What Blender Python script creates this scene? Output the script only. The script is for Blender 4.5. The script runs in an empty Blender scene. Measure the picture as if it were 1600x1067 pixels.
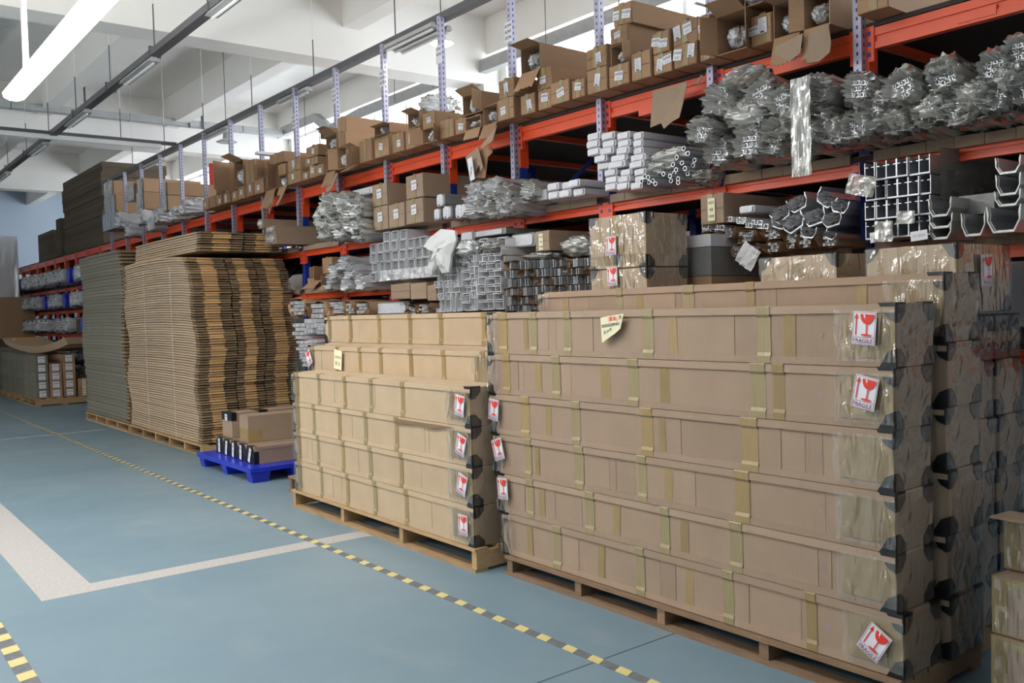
import bpy, math, random
from mathutils import Vector, Matrix, noise
random.seed(7)
R = math.radians
SC = bpy.context.scene
COL = SC.collection

# ------------------------------------------------------------------ camera, world, lights, exposure
YAW, PITCH, ROLL, FPX = R(38.0988), R(2.0174), R(-1.5782), 1405.8
EYE = Vector((0, 0, 1.6))
_f = Vector((math.sin(YAW)*math.cos(PITCH), math.cos(YAW)*math.cos(PITCH), -math.sin(PITCH)))
_r0 = Vector((math.cos(YAW), -math.sin(YAW), 0)); _u0 = _r0.cross(_f)
_r = _r0*math.cos(ROLL) + _u0*math.sin(ROLL)
_u = -_r0*math.sin(ROLL) + _u0*math.cos(ROLL)
cam = bpy.data.cameras.new('camera'); cam.sensor_width = 36; cam.lens = FPX*36/1600
cam.clip_end = 200
camo = bpy.data.objects.new('camera', cam); COL.objects.link(camo)
camo.matrix_world = Matrix(((_r.x, _u.x, -_f.x, 0), (_r.y, _u.y, -_f.y, 0), (_r.z, _u.z, -_f.z, 1.6), (0, 0, 0, 1)))
SC.camera = camo

def P(u, v, axis, val):
    """the point of the plane axis=val seen at photo pixel (u, v)"""
    d = _r*(u-800) + _u*(533.5-v) + _f*FPX
    return EYE + d*((val-EYE[axis])/d[axis])

W = bpy.data.worlds.new('world'); SC.world = W; W.use_nodes = True
bg = W.node_tree.nodes['Background']; bg.inputs[0].default_value = (0.86, 0.93, 1.0, 1); bg.inputs[1].default_value = 7.0
SC.view_settings.view_transform = 'Standard'; SC.view_settings.look = 'None'
SC.view_settings.exposure = 0.03; SC.view_settings.gamma = 1.0
SC.view_settings.use_curve_mapping = False
SC.cycles.max_bounces = 8; SC.cycles.transparent_max_bounces = 24
SC.cycles.sample_clamp_indirect = 6.0

TUBE_ROWS = [(1.45, 5.5), (1.45, 2.0), (-2.6, 9.5), (-2.6, 5.2), (-2.6, 1.2), (-6.4, 8.5), (-6.4, 3.5), (-2.6, 15.5), (-6.4, 14.5)]
TUBE_W = {0: 38, 1: 23, 2: 52, 3: 60, 4: 7, 5: 62, 6: 26, 7: 25, 8: 25}
def area_light(name, loc, sx, sy, watts, rot=(0, 0, 0), color=(1, 0.97, 0.93), parent=None):
    l = bpy.data.lights.new(name, 'AREA'); l.shape = 'RECTANGLE'; l.size = sx; l.size_y = sy
    l.energy = watts; l.color = color
    o = bpy.data.objects.new(name, l); o.location = loc; o.rotation_euler = rot
    COL.objects.link(o)
    if parent: o.parent = parent
    return o

# ------------------------------------------------------------------ materials
MATS = {}
def mat(name, color, rough=0.6, metal=0.0, spec=0.5, noise_amt=0.0, noise_scale=20.0, bump=0.0, bump_scale=60.0,
        stretch=(1, 1, 1), rand=0.0, emit=None, estr=0.0, coat=0.0, alpha=1.0):
    if name in MATS: return MATS[name]
    m = bpy.data.materials.new(name); m.use_nodes = True; MATS[name] = m
    nt = m.node_tree; N = nt.nodes; L = nt.links
    b = N['Principled BSDF']
    b.inputs['Base Color'].default_value = (*color, 1); b.inputs['Roughness'].default_value = rough
    b.inputs['Metallic'].default_value = metal; b.inputs['Specular IOR Level'].default_value = spec
    b.inputs['Coat Weight'].default_value = coat; b.inputs['Coat Roughness'].default_value = 0.15
    tc = N.new('ShaderNodeTexCoord'); mp = N.new('ShaderNodeMapping'); mp.inputs['Scale'].default_value = stretch
    L.new(tc.outputs['Object'], mp.inputs['Vector'])
    cur = None
    if noise_amt:
        n = N.new('ShaderNodeTexNoise'); n.inputs['Scale'].default_value = noise_scale; n.inputs['Detail'].default_value = 5
        L.new(mp.outputs[0], n.inputs['Vector'])
        mx = N.new('ShaderNodeMix'); mx.data_type = 'RGBA'
        mx.inputs[6].default_value = (*[c*(1-noise_amt) for c in color], 1)
        mx.inputs[7].default_value = (*[min(1, c*(1+noise_amt)) for c in color], 1)
        L.new(n.outputs['Fac'], mx.inputs[0]); cur = mx.outputs[2]
    if rand:
        oi = N.new('ShaderNodeObjectInfo'); hsv = N.new('ShaderNodeHueSaturation')
        mr = N.new('ShaderNodeMapRange'); mr.inputs[3].default_value = 1-rand; mr.inputs[4].default_value = 1+rand
        L.new(oi.outputs['Random'], mr.inputs[0]); L.new(mr.outputs[0], hsv.inputs['Value'])
        if cur: L.new(cur, hsv.inputs['Color'])
        else: hsv.inputs['Color'].default_value = (*color, 1)
        cur = hsv.outputs[0]
    if cur: L.new(cur, b.inputs['Base Color'])
    if bump:
        n2 = N.new('ShaderNodeTexNoise'); n2.inputs['Scale'].default_value = bump_scale; n2.inputs['Detail'].default_value = 4
        L.new(mp.outputs[0], n2.inputs['Vector'])
        bp = N.new('ShaderNodeBump'); bp.inputs['Strength'].default_value = bump; bp.inputs['Distance'].default_value = 0.01
        L.new(n2.outputs['Fac'], bp.inputs['Height']); L.new(bp.outputs[0], b.inputs['Normal'])
    if emit:
        b.inputs['Emission Color'].default_value = (*emit, 1); b.inputs['Emission Strength'].default_value = estr
    return m

def film(name, color, trans, rough=0.12, bump=0.8, bscale=25, stretch=(1, 1, 1), gloss=0.35, bdist=0.03):
    if name in MATS: return MATS[name]
    m = bpy.data.materials.new(name); m.use_nodes = True; MATS[name] = m
    nt = m.node_tree; N = nt.nodes; L = nt.links; N.clear()
    out = N.new('ShaderNodeOutputMaterial')
    tr = N.new('ShaderNodeBsdfTransparent')
    pr = N.new('ShaderNodeBsdfPrincipled'); pr.inputs['Base Color'].default_value = (*color, 1); pr.inputs['Roughness'].default_value = 0.35
    gl = N.new('ShaderNodeBsdfGlossy'); gl.inputs['Roughness'].default_value = rough
    tc = N.new('ShaderNodeTexCoord'); mp = N.new('ShaderNodeMapping'); mp.inputs['Scale'].default_value = stretch
    L.new(tc.outputs['Object'], mp.inputs['Vector'])
    n = N.new('ShaderNodeTexNoise'); n.noise_type = 'RIDGED_MULTIFRACTAL'; n.normalize = True; n.inputs['Scale'].default_value = bscale; n.inputs['Detail'].default_value = 3; n.inputs['Distortion'].default_value = 0.8
    L.new(mp.outputs[0], n.inputs['Vector'])
    bp = N.new('ShaderNodeBump'); bp.inputs['Strength'].default_value = bump; bp.inputs['Distance'].default_value = bdist
    L.new(n.outputs['Fac'], bp.inputs['Height'])
    for s in (pr, gl): L.new(bp.outputs[0], s.inputs['Normal'])
    lf = N.new('ShaderNodeLayerWeight'); L.new(bp.outputs[0], lf.inputs['Normal'])
    lw = N.new('ShaderNodeMath'); lw.operation = 'POWER'; lw.inputs[1].default_value = 3.0; L.new(lf.outputs['Facing'], lw.inputs[0])
    ad = N.new('ShaderNodeMath'); ad.operation = 'MULTIPLY_ADD'; ad.inputs[1].default_value = 0.8; ad.inputs[2].default_value = 0.03+gloss*0.25; ad.use_clamp = True
    L.new(lw.outputs[0], ad.inputs[0])
    m1 = N.new('ShaderNodeMixShader'); m1.inputs[0].default_value = trans; L.new(pr.outputs[0], m1.inputs[1]); L.new(tr.outputs[0], m1.inputs[2])
    m2 = N.new('ShaderNodeMixShader'); L.new(ad.outputs[0], m2.inputs[0]); L.new(m1.outputs[0], m2.inputs[1]); L.new(gl.outputs[0], m2.inputs[2])
    L.new(m2.outputs[0], out.inputs['Surface'])
    return m

def cardboard(name, color, rand=0.08, axis='Y', lines=0.05):
    """corrugated board: faint flute lines and scuffs"""
    if name in MATS: return MATS[name]
    m = mat(name, color, rough=0.8, spec=0.25, noise_amt=0.10, noise_scale=6, rand=rand)
    nt = m.node_tree; N = nt.nodes; L = nt.links; b = N['Principled BSDF']
    wv = N.new('ShaderNodeTexWave'); wv.bands_direction = axis; wv.inputs['Scale'].default_value = 22; wv.inputs['Distortion'].default_value = 0.6
    tc = N.new('ShaderNodeTexCoord'); L.new(tc.outputs['Object'], wv.inputs['Vector'])
    bp = N.new('ShaderNodeBump'); bp.inputs['Strength'].default_value = 0.18; bp.inputs['Distance'].default_value = 0.002
    L.new(wv.outputs['Fac'], bp.inputs['Height']); L.new(bp.outputs[0], b.inputs['Normal'])
    return m

M_card = cardboard('board_tan', (0.34, 0.245, 0.175))
M_cardB = cardboard('board_pale', (0.47, 0.355, 0.235), rand=0.04)
M_brown = cardboard('board_brown', (0.36, 0.22, 0.13), rand=0.15)
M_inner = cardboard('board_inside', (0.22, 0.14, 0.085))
M_sheet = cardboard('board_flat', (0.43, 0.325, 0.225), rand=0.10)
M_flap = cardboard('board_flap', (0.58, 0.36, 0.165), rand=0.25)
M_sheetside = cardboard('board_flap_dull', (0.26, 0.18, 0.105), rand=0.25)
M_grey = cardboard('board_grey', (0.185, 0.175, 0.14), rand=0.10)
M_dark = cardboard('board_dark', (0.12, 0.09, 0.065), rand=0.15)
M_tape = mat('tape_brown', (0.31, 0.215, 0.095), rough=0.3, spec=0.5, noise_amt=0.15, noise_scale=12, stretch=(1, 6, 1), rand=0.12)
M_tapec = mat('tape_pale', (0.31, 0.245, 0.125), rough=0.2, spec=0.6, noise_amt=0.25, noise_scale=10, stretch=(1, 12, 0.6), bump=0.3, bump_scale=20)
M_black = mat('corner_black', (0.012, 0.012, 0.015), rough=0.3, spec=0.5, noise_amt=0.3, bump=0.25, bump_scale=30)
M_white = mat('paper_white', (0.74, 0.74, 0.78), rough=0.6)
M_cream = mat('paper_cream', (0.78, 0.74, 0.50), rough=0.7)
M_red = mat('print_red', (0.72, 0.035, 0.02), rough=0.5)
M_navy = mat('print_purple', (0.22, 0.03, 0.12), rough=0.5)
M_ink = mat('print_black', (0.02, 0.02, 0.03), rough=0.5)
M_inkg = mat('print_grey', (0.30, 0.30, 0.36), rough=0.5)
M_orange = mat('paint_orange', (0.80, 0.085, 0.02), rough=0.35, noise_amt=0.12, noise_scale=3)
M_blue = mat('paint_blue', (0.012, 0.04, 0.28), rough=0.4, noise_amt=0.15, noise_scale=4)
M_galv = mat('galvanised', (0.40, 0.41, 0.41), rough=0.5, metal=0.15, noise_amt=0.22, noise_scale=9)
M_tray = mat('tray_grey', (0.10, 0.10, 0.11), rough=0.5, metal=0.3, noise_amt=0.2, noise_scale=4)
M_alu = mat('aluminium', (0.50, 0.52, 0.55), rough=0.35, metal=0.65, rand=0.15)
M_aludark = mat('aluminium_dark', (0.16, 0.17, 0.20), rough=0.4, metal=0.5)
M_aluw = mat('aluminium_cut', (0.80, 0.81, 0.83), rough=0.35, metal=0.3)
M_wood = mat('pallet_wood', (0.40, 0.26, 0.13), rough=0.8, noise_amt=0.35, noise_scale=7, stretch=(6, 1, 6), bump=0.2, rand=0.2)
M_woodd = mat('pallet_wood_old', (0.23, 0.145, 0.085), rough=0.85, noise_amt=0.4, noise_scale=7, stretch=(6, 1, 6), bump=0.2, rand=0.2)
M_plastic = mat('plastic_blue', (0.015, 0.035, 0.50), rough=0.3, spec=0.5)
M_concrete = mat('painted_concrete', (0.80, 0.785, 0.75), rough=0.85, noise_amt=0.06, noise_scale=1.2, bump=0.05, bump_scale=8)
M_wall = mat('wall_plaster', (0.80, 0.775, 0.73), rough=0.9, noise_amt=0.05, noise_scale=1.0)
M_wallf = mat('wall_blue_grey', (0.42, 0.50, 0.60), rough=0.9, noise_amt=0.06, noise_scale=1.0)
M_wrapw = mat('wrap_white', (0.62, 0.62, 0.66), rough=0.25, spec=0.6, noise_amt=0.12, noise_scale=25, bump=0.6, bump_scale=30, rand=0.08)
M_wrapg = mat('wrap_grey', (0.22, 0.225, 0.22), rough=0.25, spec=0.6, noise_amt=0.2, noise_scale=12, bump=0.6, bump_scale=18, stretch=(0.3, 1, 1), rand=0.12)
M_wrapb = mat('wrap_blue', (0.03, 0.06, 0.25), rough=0.3, spec=0.5, noise_amt=0.3, noise_scale=12, bump=0.4)
M_bag = film('bag_film', (0.57, 0.57, 0.53), 0.30, rough=0.16, bump=0.7, bscale=1.1, stretch=(3, 1, 1), gloss=0.8, bdist=.07)
M_bagw = film('bag_film_white', (0.82, 0.83, 0.86), 0.25, rough=0.16, bump=0.7, bscale=1.1, stretch=(3, 1, 1), gloss=0.8, bdist=.07)
M_clear = film('clear_film', (0.6, 0.5, 0.35), 0.95, rough=0.07, bump=1.0, bscale=9, stretch=(2.2, 0.5, 1), gloss=0.5, bdist=.03)
M_clearg = film('clear_film_shade_tint', (0.24, 0.20, 0.17), 0.80, rough=0.12, bump=0.7, bscale=6, stretch=(2, 1, 1.2), gloss=0.1)  # tint also carries the shade of the cartons' near end faces
M_cloth = mat('white_bag', (0.66, 0.67, 0.67), rough=0.5, bump=0.4, bump_scale=10)
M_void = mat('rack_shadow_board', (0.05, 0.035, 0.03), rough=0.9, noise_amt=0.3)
M_lampw = mat('lamp_white', (0.7, 0.7, 0.7), rough=0.4)
M_glow = mat('tube_glow', (1, 1, 1), emit=(0.96, 0.97, 1.0), estr=22.0)
M_glow2 = mat('bay_glow', (1, 1, 1), emit=(0.9, 0.96, 1.0), estr=14.0)

def perforated():
    m = mat('perforated_steel', (0.36, 0.355, 0.48), rough=0.45, metal=0.35)
    N = m.node_tree.nodes; L = m.node_tree.links; b = N['Principled BSDF']
    tc = N.new('ShaderNodeTexCoord'); sp = N.new('ShaderNodeSeparateXYZ'); L.new(tc.outputs['Object'], sp.inputs[0])
    a = N.new('ShaderNodeMath'); a.operation = 'MULTIPLY'; a.inputs[1].default_value = 1/0.05; L.new(sp.outputs['Z'], a.inputs[0])
    f = N.new('ShaderNodeMath'); f.operation = 'FRACT'; L.new(a.outputs[0], f.inputs[0])
    c = N.new('ShaderNodeMath'); c.operation = 'LESS_THAN'; c.inputs[1].default_value = 0.42; L.new(f.outputs[0], c.inputs[0])
    # hole column: narrow band in the middle of each leg
    ax = N.new('ShaderNodeMath'); ax.operation = 'ABSOLUTE'; L.new(sp.outputs['X'], ax.inputs[0])
    ay = N.new('ShaderNodeMath'); ay.operation = 'ABSOLUTE'; L.new(sp.outputs['Y'], ay.inputs[0])
    ab = N.new('ShaderNodeMath'); ab.operation = 'MINIMUM'; L.new(ax.outputs[0], ab.inputs[0]); L.new(ay.outputs[0], ab.inputs[1])
    lt = N.new('ShaderNodeMath'); lt.operation = 'LESS_THAN'; lt.inputs[1].default_value = 0.006; L.new(ab.outputs[0], lt.inputs[0])
    ml = N.new('ShaderNodeMath'); ml.operation = 'MULTIPLY'; L.new(c.outputs[0], ml.inputs[0]); L.new(lt.outputs[0], ml.inputs[1])
    mx = N.new('ShaderNodeMix'); mx.data_type = 'RGBA'; mx.inputs[6].default_value = (0.42, 0.415, 0.54, 1); mx.inputs[7].default_value = (0.03, 0.03, 0.07, 1)
    L.new(ml.outputs[0], mx.inputs[0]); L.new(mx.outputs[2], b.inputs['Base Color'])
    return m
M_perf = perforated()

def floor_mat():
    m = mat('epoxy_floor', (0.2, 0.3, 0.36), rough=0.42, spec=0.45)
    N = m.node_tree.nodes; L = m.node_tree.links; b = N['Principled BSDF']
    tc = N.new('ShaderNodeTexCoord')
    def nz(s, d=5, st=(1, 1, 1)):
        mp = N.new('ShaderNodeMapping'); mp.inputs['Scale'].default_value = st; L.new(tc.outputs['Object'], mp.inputs['Vector'])
        n = N.new('ShaderNodeTexNoise'); n.inputs['Scale'].default_value = s; n.inputs['Detail'].default_value = d; L.new(mp.outputs[0], n.inputs['Vector']); return n.outputs['Fac']
    r = N.new('ShaderNodeValToRGB'); r.color_ramp.elements[0].position = 0.35; r.color_ramp.elements[1].position = 0.65
    r.color_ramp.elements[0].color = (0.155, 0.235, 0.285, 1); r.color_ramp.elements[1].color = (0.20, 0.275, 0.315, 1)
    L.new(nz(0.45, 4), r.inputs[0])
    s = N.new('ShaderNodeValToRGB'); s.color_ramp.elements[0].position = 0.60; s.color_ramp.elements[1].position = 0.74
    s.color_ramp.elements[0].color = (0, 0, 0, 1); s.color_ramp.elements[1].color = (0.35, 0.35, 0.35, 1)
    L.new(nz(2.2, 8, (1, 0.35, 1)), s.inputs[0])
    mx = N.new('ShaderNodeMix'); mx.data_type = 'RGBA'; L.new(s.outputs[0], mx.inputs[0]); L.new(r.outputs[0], mx.inputs[6]); mx.inputs[7].default_value = (0.30, 0.33, 0.34, 1)
    L.new(mx.outputs[2], b.inputs['Base Color'])
    rr = N.new('ShaderNodeMapRange'); rr.inputs[3].default_value = 0.34; rr.inputs[4].default_value = 0.55; L.new(nz(3, 6), rr.inputs[0]); L.new(rr.outputs[0], b.inputs['Roughness'])
    return m
M_floor = floor_mat()
M_worn = mat('worn_line', (0.40, 0.385, 0.37), rough=0.7, noise_amt=0.35, noise_scale=55)
M_ty = mat('tape_yellow', (0.62, 0.53, 0.22), rough=0.5, noise_amt=0.12, noise_scale=20)
M_tb = mat('tape_dark', (0.13, 0.14, 0.15), rough=0.5, noise_amt=0.5, noise_scale=30)
M_joint = mat('floor_joint', (0.06, 0.09, 0.11), rough=0.8)

# ------------------------------------------------------------------ mesh builder
class MB:
    def __init__(s): s.v = []; s.f = []; s.m = []
    def poly(s, pts, m=0):
        n = len(s.v); s.v += [tuple(p) for p in pts]; s.f.append(tuple(range(n, n+len(pts)))); s.m.append(m); return s
    def hexa(s, p, m=0):
        n = len(s.v); s.v += [tuple(q) for q in p]
        for q in ((0, 3, 2, 1), (4, 5, 6, 7), (0, 1, 5, 4), (1, 2, 6, 5), (2, 3, 7, 6), (3, 0, 4, 7)):
            s.f.append(tuple(n+i for i in q)); s.m.append(m)
        return s
    def box(s, x0, x1, y0, y1, z0, z1, m=0):
        return s.hexa([(x0, y0, z0), (x1, y0, z0), (x1, y1, z0), (x0, y1, z0), (x0, y0, z1), (x1, y0, z1), (x1, y1, z1), (x0, y1, z1)], m)
    def prism(s, pts, fn, a, b, m=0):
        """extrude a 2D outline: fn(p, q, t) -> 3D"""
        n = len(pts); k = len(s.v)
        s.v += [tuple(fn(p, q, a)) for p, q in pts] + [tuple(fn(p, q, b)) for p, q in pts]
        s.f.append(tuple(range(k+n-1, k-1, -1))); s.m.append(m)
        s.f.append(tuple(range(k+n, k+2*n))); s.m.append(m)
        for i in range(n):
            j = (i+1) % n
            s.f.append((k+i, k+j, k+n+j, k+n+i)); s.m.append(m)
        return s
    def tube(s, p0, p1, r, n=10, m=0, r2=None, hollow=0.0):
        p0, p1 = Vector(p0), Vector(p1); d = (p1-p0).normalized()
        a = d.orthogonal().normalized(); b = d.cross(a); r2 = r if r2 is None else r2; k = len(s.v)
        for i in range(n):
            t = 2*math.pi*i/n; w = a*math.cos(t)+b*math.sin(t)
            s.v += [tuple(p0+w*r), tuple(p1+w*r2)]
        for i in range(n):
            j = (i+1) % n; s.f.append((k+2*i, k+2*j, k+2*j+1, k+2*i+1)); s.m.append(m)
        if hollow:
            k2 = len(s.v)
            for i in range(n):
                t = 2*math.pi*i/n; w = a*math.cos(t)+b*math.sin(t)
                s.v += [tuple(p0+w*r*hollow), tuple(p1+w*r2*hollow)]
            for i in range(n):
                j = (i+1) % n
                s.f.append((k2+2*i, k2+2*i+1, k2+2*j+1, k2+2*j)); s.m.append(m)
                s.f.append((k+2*i, k2+2*i, k2+2*j, k+2*j)); s.m.append(m)
        else:
            s.f.append(tuple(k+2*i for i in range(n))); s.m.append(m)
            s.f.append(tuple(k+2*i+1 for i in range(n-1, -1, -1))); s.m.append(m)
        return s
    def xf(s, M, start=0):
        for i in range(start, len(s.v)): s.v[i] = tuple(M @ Vector(s.v[i]))
        return s
    def mesh(s, name, mats, smooth=False):
        me = bpy.data.meshes.new(name); me.from_pydata(s.v, [], s.f)
        for q in (mats if isinstance(mats, (list, tuple)) else [mats]): me.materials.append(q)
        me.polygons.foreach_set('material_index', s.m)
        if smooth: me.polygons.foreach_set('use_smooth', [True]*len(s.f))
        me.update(); return me
    def obj(s, name, mats, parent=None, loc=(0, 0, 0), smooth=False, **tags):
        return link(name, s.mesh(name, mats, smooth), parent, loc, **tags)

def link(name, me, parent=None, loc=(0, 0, 0), rot=None, scale=None, **tags):
    o = bpy.data.objects.new(name, me); COL.objects.link(o); o.location = loc
    if rot: o.rotation_euler = rot
    if scale: o.scale = scale
    if parent: o.parent = parent
    for k, v in tags.items():
        if v is not None: o[k] = v
    return o
def thing(name, label, category, loc=(0, 0, 0), rot=None, group=None):
    return link(name, None, None, loc, rot, label=label, category=category, group=group)
def struct(name, mb, m, **t): return mb.obj(name, m, kind='structure', **t)

_txt = {}
def txt(s, size=1.0):
    """glyph outlines as a flat 2D mesh, centred"""
    if s not in _txt:
        cu = bpy.data.curves.new('t', 'FONT'); cu.body = s; cu.align_x = 'CENTER'; cu.align_y = 'CENTER'; cu.resolution_u = 2; cu.offset = 0.012
        ob = bpy.data.objects.new('t', cu); COL.objects.link(ob)
        dg = bpy.context.evaluated_depsgraph_get(); me = bpy.data.meshes.new_from_object(ob.evaluated_get(dg))
        _txt[s] = ([(v.co.x, v.co.y) for v in me.vertices], [tuple(p.vertices) for p in me.polygons])
        bpy.data.objects.remove(ob); bpy.data.curves.remove(cu); bpy.data.meshes.remove(me)
    v, f = _txt[s]; return [(a*size, b*size) for a, b in v], f

class Decal:
    """flat print: coloured shapes in a (right, up) plane, each a hair above the last"""
    def __init__(s): s.mb = MB(); s.lift = 0.0
    def shape(s, pts, m):
        s.lift += 0.0004; s.mb.poly([(a, b, s.lift) for a, b in pts], m); return s
    def rect(s, x0, x1, y0, y1, m): return s.shape([(x0, y0), (x1, y0), (x1, y1), (x0, y1)], m)
    def sheet(s, x0, x1, y0, y1, m, t=0.0012):
        s.mb.box(x0, x1, y0, y1, -0.0002, t, m); s.lift = t; return s
    def text(s, string, size, x, y, m, rot=0, squash=1.0):
        v, f = txt(string, size); s.lift += 0.0004; k = len(s.mb.v); c, sn = math.cos(rot), math.sin(rot)
        s.mb.v += [(x+(a*squash)*c-b*sn, y+(a*squash)*sn+b*c, s.lift) for a, b in v]
        for q in f: s.mb.f.append(tuple(k+i for i in q)); s.mb.m.append(m)
        return s
AISLE = Matrix(((0, 0, -1, 0), (-1, 0, 0, 0), (0, 1, 0, 0), (0, 0, 0, 1)))     # right=-Y up=Z normal=-X
NEAR = Matrix(((1, 0, 0, 0), (0, 0, -1, 0), (0, 1, 0, 0), (0, 0, 0, 1)))       # right=+X up=Z normal=-Y
def stick(name, me, parent, loc, face, rot=0.0, scale=1.0, **tags):
    o = link(name, me, parent, **tags)
    o.matrix_basis = Matrix.Translation(loc) @ face @ Matrix.Rotation(rot, 4, 'Z') @ Matrix.Scale(scale, 4)
    return o

def fragile_mesh():
    d = Decal(); w, h = 0.05, 0.065
    d.sheet(-w, w, -h, h, 0)
    t = 0.0016
    for x0, x1, y0, y1 in ((-w+.003, w-.003, h-.003-t, h-.003), (-w+.003, w-.003, -h+.003, -h+.003+t), (-w+.003, -w+.003+t, -h+.003, h-.003), (w-.003-t, w-.003, -h+.003, h-.003), (-w+.003, w-.003, -.037, -.037+t)):
        d.rect(x0, x1, y0, y1, 2)
    d.rect(-.036, -.031, -.03, .042, 1); d.shape([(-.042, .036), (-.025, .036), (-.0335, .058)], 1)
    bowl = [(-.017, .055), (.042, .055)] + [(.0125+.0295*math.cos(a), .055-.040*math.sin(a)) for a in [math.pi*i/12 for i in range(1, 12)]]
    bowl = [(-.017, .055)] + [(.0125-.0295*math.cos(a), .055-.040*math.sin(a)) for a in [math.pi*i/12 for i in range(1, 12)]] + [(.042, .055)]
    d.shape(bowl, 1); d.shape([(-.004, .058), (.0, .058), (.006, .044), (.002, .042), (.008, .030), (-.001, .044)], 0)
    d.rect(.010, .015, -.024, .018, 1)
    d.shape([(.0125+.024*math.cos(a), -.027+.0045*math.sin(a)) for a in [2*math.pi*i/16 for i in range(16)]], 1)
    d.text('FRAGILE', .0225, 0, -.0505, 2)
    return d.mb.mesh('fragile_label', [M_white, M_red, M_navy])
FRAG = fragile_mesh()

def paper_mesh(kind):
    d = Decal()
    if kind == 0:
        d.sheet(-.04, .04, -.03, .03, 0); d.text('A0428', .026, 0, .010, 1); d.text('LZ-6m', .016, 0, -.015, 2)
    elif kind == 1:
        d.sheet(-.03, .03, -.045, .045, 0)
        for i in range(7): d.rect(-.022, .006+.016*((i*37) % 3)/2, .034-.011*i, .037-.011*i, 2)
        d.rect(-.014, .014, -.042, -.034, 1)
    elif kind == 2:
        d.sheet(-.035, .035, -.035, .035, 0); d.text('A043B', .022, 0, .012, 1); d.rect(-.02, .02, -.016, -.012, 2); d.rect(-.02, .01, -.024, -.021, 2)
    elif kind == 3:
        d.sheet(-.03, .03, -.075, .075, 0); d.text('A03', .03, 0, .045, 1); d.text('68', .03, 0, 0, 1); d.text('H08', .026, 0, -.045, 1)
    elif kind == 4:
        d.sheet(-.024, .024, -.07, .07, 0); d.text('A01', .022, 0, .035, 1); d.text('x 4', .018, 0, -.015, 1)
    return d.mb.mesh('paper_label', [M_cream if kind == 3 else M_white, M_ink, M_inkg])
PAPER = [paper_mesh(i) for i in range(5)]

def wrinkled(w, h, nu, nv, amp, seed, sx=5, sz=2):
    """crumpled film sheet in a (right, up) plane, w x h, centred"""
    mb = MB()
    for j in range(nv+1):
        for i in range(nu+1):
            x = w*(i/nu-.5); y = h*(j/nv-.5)
            n = 1-abs(noise.noise(Vector((x*sx*6+seed*3.1, y*sz*6, seed*1.7))))*2.2
            n2 = noise.noise(Vector((x*40+seed, y*14, seed)))
            e = 0.25 if i in (0, nu) else 1
            xx = x + (0.012*noise.noise(Vector((y*18, seed, i))) if i in (0, nu) else 0)
            mb.v.append((xx, y, amp*e*(0.7*n+0.5*n2)+amp))
    for j in range(nv):
        for i in range(nu):
            a = j*(nu+1)+i; mb.f.append((a, a+1, a+nu+2, a+nu+1)); mb.m.append(0)
    return mb

def corner_mesh(r=.075, fx=.055, t=.003):
    """plastic edge guard at the corner (front edge x=0, near end y=0, top z=0): octagonal wing on the end, wedge on the front, flap on top"""
    mb = MB()
    oct_ = [(-t, t), (r, t), (r, -r*.45), (r*.45, -r), (-t, -r)]
    mb.prism(oct_, lambda p, q, s: (p, -s, q), 0.0, t)
    mb.prism([(-t, t), (fx*1.25, t), (fx*.55, -r*.8), (-t, -r)], lambda p, q, s: (-s, p, q), 0.0, t)
    mb.prism([(-t, -t), (r, -t), (r*.4, fx*.8), (-t, fx*1.1)], lambda p, q, s: (p, q, s), 0.0, t)
    return mb.mesh('corner_protector', M_black)
CORNER = corner_mesh()

# ------------------------------------------------------------------ the setting
struct('floor', MB().box(-9, 8.6, -6, 33, -0.1, 0), M_floor)
cl = MB().box(-9, 8.8, -6, 33, 6.0, 6.2); struct('ceiling', cl, M_concrete)
GIR = [(-4.3, -3.85), (3.35, 3.8), (10.95, 11.4), (18.57, 19.02), (25.7, 26.15)]
for a, b in GIR: struct('ceiling_girder', MB().box(-9, 8.5, a, b, 5.0, 6.0), M_concrete)
yy = [-6]+[q for g in GIR for q in g]+[33]
for i in range(0, len(yy), 2):
    for x in (-8.13, -5.8, -3.47, -1.14, 1.19, 3.52, 5.85, 8.25):
        struct('ceiling_joist', MB().box(x, x+.25, yy[i], yy[i+1], 5.45, 6.0), M_concrete)
struct('wall_far', MB().box(-9, 8.6, 33, 33.2, 0, 6.2), M_wallf)
struct('wall_near', MB().box(-9, 8.6, -6.2, -6, 0, 6.2), M_wall)
struct('wall_left', MB().box(-9.2, -9, -6.2, 33.2, 0, 6.2), M_wall)
wr = MB(); wr.box(8.5, 8.8, -6.2, 33.2, 0, 3.1).box(8.5, 8.8, -6.2, 33.2, 5.5, 6.2)
WB = []
for i in range(len(GIR)):
    a, b = GIR[i]; wr.box(8.5, 8.8, a-.15, b+.15, 3.1, 5.5)
    if i+1 < len(GIR): WB.append((b+.15, GIR[i+1][0]-.15))
wr.box(8.5, 8.8, -6.2, -5.8, 3.1, 5.5).box(8.5, 8.8, 31.5, 33.2, 3.1, 5.5)
WB.append((26.3, 31.5))
struct('wall_right', wr, M_wall)
for a, b in GIR: struct('trim_1', MB().box(8.15, 8.5, a-.05, b+.05, 0, 5.0), M_concrete)
M_pane = film('window_glass', (0.8, 0.9, 1.0), 0.97, rough=0.02, bump=0.0, gloss=0.05)
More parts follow.
